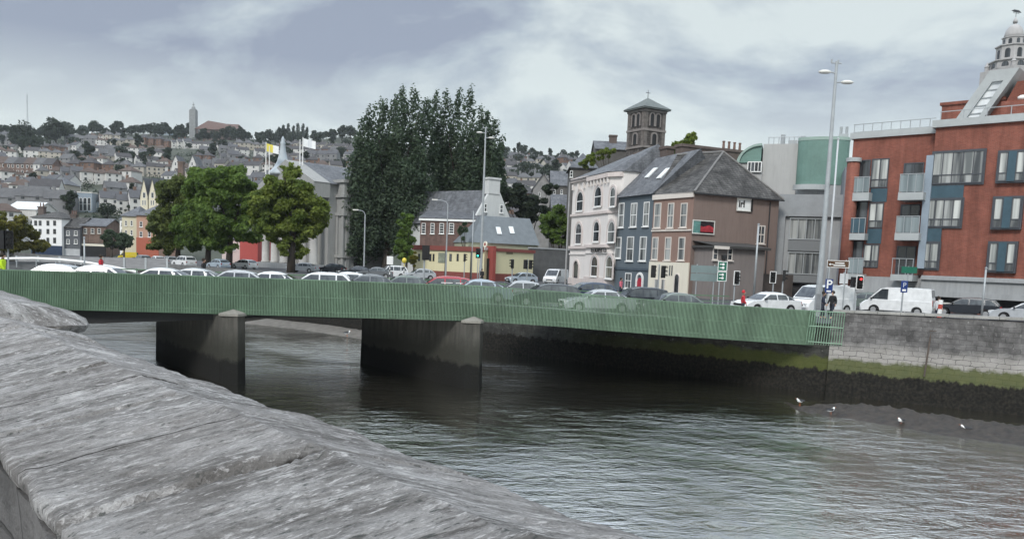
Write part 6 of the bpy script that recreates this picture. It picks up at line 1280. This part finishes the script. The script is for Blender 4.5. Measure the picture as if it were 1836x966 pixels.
plainpole('thin pale pole close behind the tall corner lamp mast', 1484, 57, (1496, 250), .07, mat('pale_steel', (.5, .51, .52), .5, .1, 2))
plainpole('slim grey pole on the quay before the apartment brick pier', 1766, 52, (1769, 482), .07)
plainpole('thin grey pole on the bridge left of the white hatchback', 151, 46, (149, 428), .05, z=.05)
plainpole('thin pole in front of the yellow building door', 846, 100, (848, 380), .06)
HEADS = []
def signal(label, heads, px, Y, ybase_pole=None, z=ZS, group='traffic signals', py=480, hpx=24, pr=.055):
    # heads: list of (dx metres, facing angle, white border, lit)
    o, g = pole_thing('traffic_signal', label, 'traffic light', px, Y, z=z, group=group); zc = zat(px, py, Y)-z; hh = hpx*Y/FPX; s = hh/1.15
    q = MB(); q.tube((0, 0, 0), (0, 0, zc+hh*.45), pr, n=8); q.build('pole', greymetal, o)
    for dx, yaw, border, lit in heads:
        Mh = Matrix.Translation((dx, -.12, zc)) @ Matrix.Rotation(yaw, 4, 'Z') @ Matrix.Scale(s, 4); made = []
        q = MB(); q.box(-.15, -.12, -.45, .15, .10, .45); hd = q.build('signal_head', black, o); made.append(hd)
        if border is not None:
            q = MB(); q.box(-.30, .02, -.575, .30, .05, .575); bd_ = q.build('backing_board', black, o); made.append(bd_)
            if border: q = MB(); q.ring(rectpoly(-.33, -.605, .33, .605), rectpoly(-.27, -.545, .27, .545), .0, .06); made.append(q.build('board_border', white, bd_))
        for i, (cn, cc) in enumerate((('red', (1, .03, .03)), ('amber', (1, .5, .02)), ('green', (.05, 1, .7)))):
            zz = .29-.29*i; q = MB(); q.tube((0, -.13, zz), (0, -.115, zz), .10, n=12); made.append(q.build('lens', glow(cn+'_signal_light', cc, 3.0) if lit == cn else mat('unlit_lens', (.02, .018, .016), .2, .1, 5, 0), hd))
            q = MB()
            for a in range(-2, 7): q.rbox((.115*math.cos(a*math.pi/6+.26), -.21, zz+.115*math.sin(a*math.pi/6+.26)), (.02, .2, .06), 0, 0) if a in (0, 2, 3, 5) else None
            q.box(-.12, -.32, zz+.105, .12, -.12, zz+.125); q.build('visor', black, hd); made.append(hd.children[-1])
        for k in made: k.data = k.data.copy() if k.data.users > 1 else k.data; k.data.transform(Mh)
    return o
signal('black traffic signal on a thin pole right of the red entrance, facing left', [(0, -1.1, None, None)], 919, 80, py=473, hpx=20)
signal('pair of black traffic signals before the pale blue hatchback', [(-.22, 2.4, None, None), (.28, .9, None, None)], 946, 78, py=474, hpx=21)
signal('pair of black traffic signals before the cream shopfront', [(-.45, 2.6, None, None), (.3, .9, None, None)], 1182, 62, py=487, hpx=28)
signal('traffic signal with a white bordered board beside the green direction sign', [(.1, .5, True, None)], 1319, 60, py=498, hpx=24)
signal('traffic signal with white bordered board seen edge on, right of the brown house', [(-.1, -.6, True, None)], 1388, 61, py=497, hpx=20)
signal('black traffic signal facing right below the grey office building', [(0, 1.3, None, None)], 1405, 60, py=494, hpx=25)
signal('traffic signal showing red with a white bordered board', [(.22, .12, True, 'red'), (-.28, 2.2, None, None)], 1536, 57, py=506, hpx=24)
signal('traffic signal showing green on the lamp mast by the yellow building', [(0, -.25, False, 'green')], 857, 101, py=454, hpx=17)
signal('traffic signal seen from behind in front of the yellow building', [(.1, math.pi, False, None)], 761, 54, py=453, hpx=26, z=.05)
signal('black traffic signal by the yellow wall left of the lamp mast', [(0, 1.9, None, None)], 833, 99, py=462, hpx=17)
signal('pair of dark traffic signals at the far left over the bridge', [(-.2, 2.8, None, None), (.18, .4, None, None)], 14, 50, py=430, hpx=42, z=.05)
blue = mat('sign_blue', (.012, .035, .16), .4, .08, 3, 0); sgreen = mat('sign_green', (.01, .12, .075), .45, .1, 3, 0); brown = mat('sign_brown', (.085, .042, .018), .45, .1, 3, 0); backg = mat('sign_back_grey', (.17, .22, .22), .5, .12, 2, 0)
def board(o, poly, y, m, name, border=None, bm=None):
    q = MB(); q.plate(poly, y-.03, y); b_ = q.build(name, m, o)
    if border:
        xs = [p[0] for p in poly]; zs = [p[1] for p in poly]; q = MB(); q.ring(rectpoly(min(xs), min(zs), max(xs), max(zs)), rectpoly(min(xs)+border, min(zs)+border, max(xs)-border, max(zs)-border), y-.036, y-.031); q.build('sign_border', bm or white, b_)
    return b_
def arrow(q, x, z, s, y): q.plate([(x-s*.5, z-.04*s), (x-s*.5, z+.12*s), (x+s*.1, z+.12*s), (x+s*.1, z+.32*s), (x+s*.5, z+.04*s), (x+s*.1, z-.24*s), (x+s*.1, z-.04*s)], y-.006, y)
def signpost(name, label, px, Y, posts, z=ZS, top=None):
    o, g = pole_thing(name, label, 'sign', px, Y, z=z); H = zat(px, top, Y)-z
    for x in posts: q = MB(); q.tube((x, .06, 0), (x, .06, H), .05, n=8); q.build('post', greymetal, o)
    return o, (lambda x0, y0, x1, y1: rectpoly((P(x0, Y, CZ)-g).x, zat(x0, y1, Y)-z, (P(x1, Y, CZ)-g).x, zat(x0, y0, Y)-z))
Yg = 63
o, rp_ = signpost('direction_sign', 'back of a large grey green direction sign before the brown house', 1264, Yg, (-.6, .75), top=474); board(o, rp_(1239, 475, 1287, 488.5), 0, backg, 'sign_panel'); board(o, rp_(1239, 489.5, 1287, 503), 0, backg, 'sign_panel')
o, rp_ = signpost('direction_sign', 'narrow green direction sign with two stacked white bordered panels', 1295, Yg-1, (-.15, .25), top=467)
for y0, y1 in ((468, 485.5), (486.5, 504)):
    pl = rp_(1286.5, y0, 1303.5, y1); b_ = board(o, pl, 0, sgreen, 'sign_panel', .05); q = MB(); cx_ = (pl[0][0]+pl[1][0])/2; cz_ = (pl[0][1]+pl[2][1])/2
    for dz in (-.12, .14): q.box(cx_-.22, -.04, cz_+dz-.035, cx_+.05, -.032, cz_+dz+.035); q.tube((cx_+.05, -.036, cz_+dz), (cx_+.05, -.032, cz_+dz), .1, n=10)
    q.build('sign_symbol', white, b_)
o, rp_ = signpost('tourist_sign', 'brown tourist direction sign with white border right of the lamp mast', 1500, 56, (.62,), top=465); pl = rp_(1481, 466, 1521, 479); b_ = board(o, pl, 0, brown, 'sign_panel', .04); x0, z0 = pl[0]; x1, z1 = pl[2]; q = MB(); arrow(q, x0+.28, (z0+z1)/2-.02, -.32, -.033)
for i, (a, w) in enumerate(((.45, .95), (.55, .75))): q.box(x0+a, -.042, z0+.12+.16*i, x0+a+w*.85, -.034, z0+.2+.16*i)
q.build('sign_symbol', white, b_)
o, rp_ = signpost('parking_sign', 'blue parking sign with white letter P beside the tall lamp mast', 1487, 53, (0,), top=478); pl = rp_(1481, 500, 1494.5, 525); b_ = board(o, pl, 0, blue, 'sign_panel'); x0, z0 = pl[0]; x1, z1 = pl[2]; text('P', .78, white, b_, ((x0+x1)/2, -.045, z0+(z1-z0)*.60), ext=.006, bold=.012); q = MB(); q.box(x0+.1, -.038, z0+.07, x1-.1, -.032, z0+.17); q.build('sign_symbol', white, b_)
o, rp_ = signpost('parking_sign', 'small blue parking sign in front of the white panel van', 1622, 50, (0,), z=.2, top=500); pl = rp_(1616.5, 503, 1628.5, 524); b_ = board(o, pl, 0, blue, 'sign_panel'); x0, z0 = pl[0]; x1, z1 = pl[2]; text('P', .42, mat('faded_white', (.5, .53, .58), .6), b_, ((x0+x1)/2, -.045, z0+(z1-z0)*.62), ext=.006); q = MB(); q.box(x0+.09, -.038, z0+.08, x1-.09, -.032, z0+.2); q.build('sign_symbol', white, b_)
o, rp_ = signpost('street_sign', 'plain green sign board below the lowest balcony of the apartments', 1628, 64, (0,), top=477); board(o, rp_(1615, 477.5, 1643, 489), 0, sgreen, 'sign_panel')
o, rp_ = signpost('notice_sign', 'stacked pale grey sign boards left of the red traffic signal', 1514, 59, (0,), top=488); board(o, rp_(1506, 490, 1521, 508), 0, mat('pale_sign_back', (.45, .46, .46), .5, .1, 2, 0), 'sign_panel'); board(o, rp_(1508, 510, 1521, 526), 0, mat('pale_sign_back', (.45, .46, .46)), 'sign_panel')
# billboards on the brown house wall
def hung(name, label, r, m, y=-.01, border=.09):
    u0, z0, u1, z1 = fs.rect(*r); g = fs.a+fs.u*((u0+u1)/2)-fs.n*.01; o = thing(name, label, 'billboard', (g.x, g.y, ZS+(z0+z1)/2), fs.rz); w, h_ = (u1-u0)/2, (z1-z0)/2; b_ = board(o, rectpoly(-w, -h_, w, h_), -.06, m, 'panel'); q = MB(); q.ring(rectpoly(-w, -h_, w, h_), rectpoly(-w+border, -h_+border, w-border, h_-border), -.14, -.0905); q.build('frame', offwhite, o); return o, w, h_
o, w, h_ = hung('billboard', 'white billboard lettered irl, high on the brown house wall', (1320, 356, 1347, 379), white); text('irl', .95, black, o, (-w*.36, -.10, .05), ext=.006, bold=.03)
q = MB(); q.box(w-.12, -.16, -h_, w+.06, -.0, h_); q.build('edge', black, o)
o, w, h_ = hung('billboard', 'billboard with teal and red picture, lower on the brown house wall', (1240, 395, 1280, 420), mat('poster_dark', (.02, .015, .018), .4, .3, 2, 0))
q = MB(); q.box(-w+.1, -.105, -h_+.1, -w*.28, -.094, h_-.1); q.build('poster_panel', mat('poster_teal', (.10, .22, .20), .5, .5, 2.5, 0), o); q = MB(); q.plate([(-w*.26, -h_*.65), (w-.12, -h_*.65), (w-.12, 0), (w*.5, h_*.35), (0, h_*.05), (-w*.26, h_*.2)], -.11, -.094); q.build('poster_panel', mat('poster_red', (.32, .03, .04), .5, .6, 3, 0), o)
# zebra crossing beacons
def beacon(label, px, head):
    o, g = pole_thing('crossing_beacon', label, 'beacon', px, 100); H = zat(px, 474 if head == 'box' else 478, 100)-ZS
    for i in range(6): q = MB(); q.tube((0, 0, H*i/6), (0, 0, H*(i+1)/6-.002), .06, n=8); q.build('pole_band', black if i % 2 else white, o)
    q = MB()
    if head == 'box': q.box(-.38, -.12, H+.002, .38, .12, H+1.0)
    else: q.tube((0, 0, H), (0, 0, H+.5), .05, n=6); q.lathe([(.02, H+.4), (.22, H+.5), (.3, H+.75), (.22, H+1.0), (.02, H+1.1)], 12)
    q.build('lamp', white if head == 'box' else mat('beacon_yellow', (.62, .5, .06), .5, .1, 2, 0), o)
beacon('zebra crossing post with a white box on top under the poplars', 699.5, 'box'); beacon('zebra crossing post with a yellow globe beside the yellow building', 725, 'globe')
# red and white barrier by the river wall
o, g = pole_thing('barrier_post', 'red and white striped barrier post beside the dark estate car', 'barrier', 1690, 50, z=.1)
for i in range(4): q = MB(); q.tube((0, 0, .28*i), (.03, 0, .28*(i+1)-.002), .13, n=8); q.build('band', white if i % 2 else mat('barrier_red', (.42, .06, .04), .5, .1, 2, 0), o)
# ================================================================== PEOPLE
def person(label, loc, yaw, top, legs, hair, sc=1.0, stride=.12, arm=.1):
    o = thing('person', label, 'person', loc, yaw); o.scale = (sc, sc, sc); skn = mat('skin', (.42, .26, .19), .6, .1, 4, 0)
    V = [(0, 0, .95), (0, 0, 1.12), (0, .01, 1.34), (0, 0, 1.46), (0, -.02, 1.54), (0, -.03, 1.63), (0, -.02, 1.70)]; E = [(0, 1), (1, 2), (2, 3), (3, 4), (4, 5), (5, 6)]; Rr = [(.15, .11), (.14, .10), (.17, .11), (.06, .06), (.055, .055), (.078, .09), (.06, .07)]
    for s in (-1, 1):
        b_ = len(V); V += [(s*.19, 0, 1.40), (s*.23, .02+arm*s*.5, 1.13), (s*.23, -.08+arm*s, .90), (s*.23, -.10+arm*s, .80)]; E += [(2, b_), (b_, b_+1), (b_+1, b_+2), (b_+2, b_+3)]; Rr += [.065, .048, .036, .034]
        b_ = len(V); V += [(s*.09, 0, .88), (s*.10, -s*stride*.5, .50), (s*.10, -s*stride+.02, .09), (s*.11, -s*stride-.14, .035)]; E += [(0, b_), (b_, b_+1), (b_+1, b_+2), (b_+2, b_+3)]; Rr += [.09, .062, .045, .04]
    skin('body', V, E, Rr, skn, o)
    V = [(0, 0, .80), (0, 0, 1.10), (0, .01, 1.34), (0, 0, 1.47)]; E = [(0, 1), (1, 2), (2, 3)]; Rr = [(.175, .135), (.165, .125), (.19, .13), (.085, .085)]
    for s in (-1, 1): b_ = len(V); V += [(s*.19, 0, 1.40), (s*.23, .02+arm*s*.5, 1.13), (s*.23, -.07+arm*s, .93)]; E += [(2, b_), (b_, b_+1), (b_+1, b_+2)]; Rr += [.085, .068, .055]
    skin('jacket', V, E, Rr, top, o)
    V = [(0, 0, 1.12), (0, 0, .90)]; E = [(0, 1)]; Rr = [(.15, .115), (.155, .12)]
    for s in (-1, 1): b_ = len(V); V += [(s*.09, 0, .82), (s*.10, -s*stride*.5, .50), (s*.10, -s*stride+.02, .12)]; E += [(1, b_), (b_, b_+1), (b_+1, b_+2)]; Rr += [.105, .078, .062]
    skin('trousers', V, E, Rr, legs, o)
    q = MB(); q.lathe([(.095, 1.60), (.108, 1.66), (.10, 1.73), (.06, 1.785), (.01, 1.80)], 12, (0, .015, 0)); q.build('hair', hair, o, True)
    q = MB(); q.lathe([(.02, 1.60), (.02, 1.64), (.006, 1.66)], 6, (0, -.125, 0)); q.build('nose', skn, o); return o
cl = lambda n, c: mat(n, c, .85, .2, 5, .2)
hair_d = cl('dark_hair', (.025, .018, .012)); jean = cl('dark_jeans', (.025, .03, .045)); navyc = cl('navy_coat', (.02, .025, .045)); redc = cl('red_coat', (.42, .025, .035)); hv = cl('yellow_vest', (.45, .62, .02)); blk = cl('black_coat', (.018, .018, .02))
def onb(px, yl): q = bpos(px, yl); q.z += .11; return q
person('person in a yellow high visibility jacket at the left edge of the bridge', onb(5, 1.5), R_(100), hv, blk, hair_d)
person('person in red walking on the bridge behind the white hatchback', onb(181, 11.3), R_(100), redc, jean, hair_d)
person('person in black standing on the bridge beside the silver saloon', onb(365, 11.3), R_(90), blk, jean, hair_d)
person('person in dark clothes standing in front of the red entrance', gpos(862+2, 100), R_(20), blk, blk, hair_d)
person('person in a pink top on the pavement before the blue house', gpos(1113, 72), R_(60), cl('pink_top', (.5, .12, .16)), jean, hair_d)
person('person in a red hooded coat by the white car', onb(1333, 1.2), R_(80), redc, jean, cl('red_hood', (.42, .025, .035)), .92)
person('person in a navy coat left of the lamp mast pole, one of two', gpos(1475.5, 51.5), R_(70), navyc, jean, hair_d, .97)
person('person in a black coat standing right of the parking sign post', gpos(1492, 51.5), R_(-60), blk, jean, hair_d, 1.0)
person('person in a white top beside the red and white barrier post', gpos(1681, 52), R_(100), cl('white_top', (.6, .6, .6)), jean, hair_d, .95)
# ================================================================== GULLS
def gull(label, p, yaw, sc=1.0, group='gulls standing at the edge of the mud'):
    o = thing('gull', label, 'bird', p, yaw, group); o.scale = (sc, sc, sc)
    skin('body', [(.02, 0, .24), (.12, 0, .27), (.17, 0, .335), (.20, 0, .375), (-.10, 0, .23), (-.22, 0, .235)], [(0, 1), (1, 2), (2, 3), (0, 4), (4, 5)], [(.085, .08), .065, .042, .042, .06, .012], white, o)
    gm = mat('dark_wing_feathers', (.035, .036, .04), .8, .2, 8)
    for s in (-1, 1):
        q = MB(); q.add([(.10, s*.085, .29), (0, s*.105, .30), (-.15, s*.07, .275), (-.30, s*.015, .245), (-.15, s*.075, .22), (.02, s*.10, .215), (.10, s*.03, .335), (-.05, s*.02, .325), (-.2, s*.01, .285)], [(0, 1, 7, 6), (1, 2, 8, 7), (2, 3, 8), (0, 5, 1), (1, 5, 4, 2), (2, 4, 3)]); q.build('wing', gm, o, True)
        q = MB(); q.tube((.01, s*.035, .17), (.0, s*.035, 0), .008, n=5); q.tube((0, s*.035, .004), (.06, s*.035, .004), .01, n=5); q.build('leg', mat('orange_leg', (.4, .12, .04), .6), o)
    q = MB(); q.tube((.235, 0, .375), (.30, 0, .362), .013, .003, 6); q.build('beak', mat('orange_leg', (.4, .12, .04)), o)
for i, (px, py, yw, lab) in enumerate(((1434, 727, 200, 'white gull with dark wings, leftmost at the tip of the mud bank'), (1489, 744, 20, 'white gull with dark wings, second from the tip of the mud bank'), (1615, 763, 210, 'white gull with dark wings, third along the mud edge'), (1731, 777, 170, 'white gull with dark wings, rightmost along the mud edge'))):
    p = onz(px, py, ZW+.01); gull(lab, p, R_(yw), 1.05)
gull('pale bird on the silt shelf under the bridge between the piers', onz(622, 603, ZW+.1), R_(30), 1.3, None)
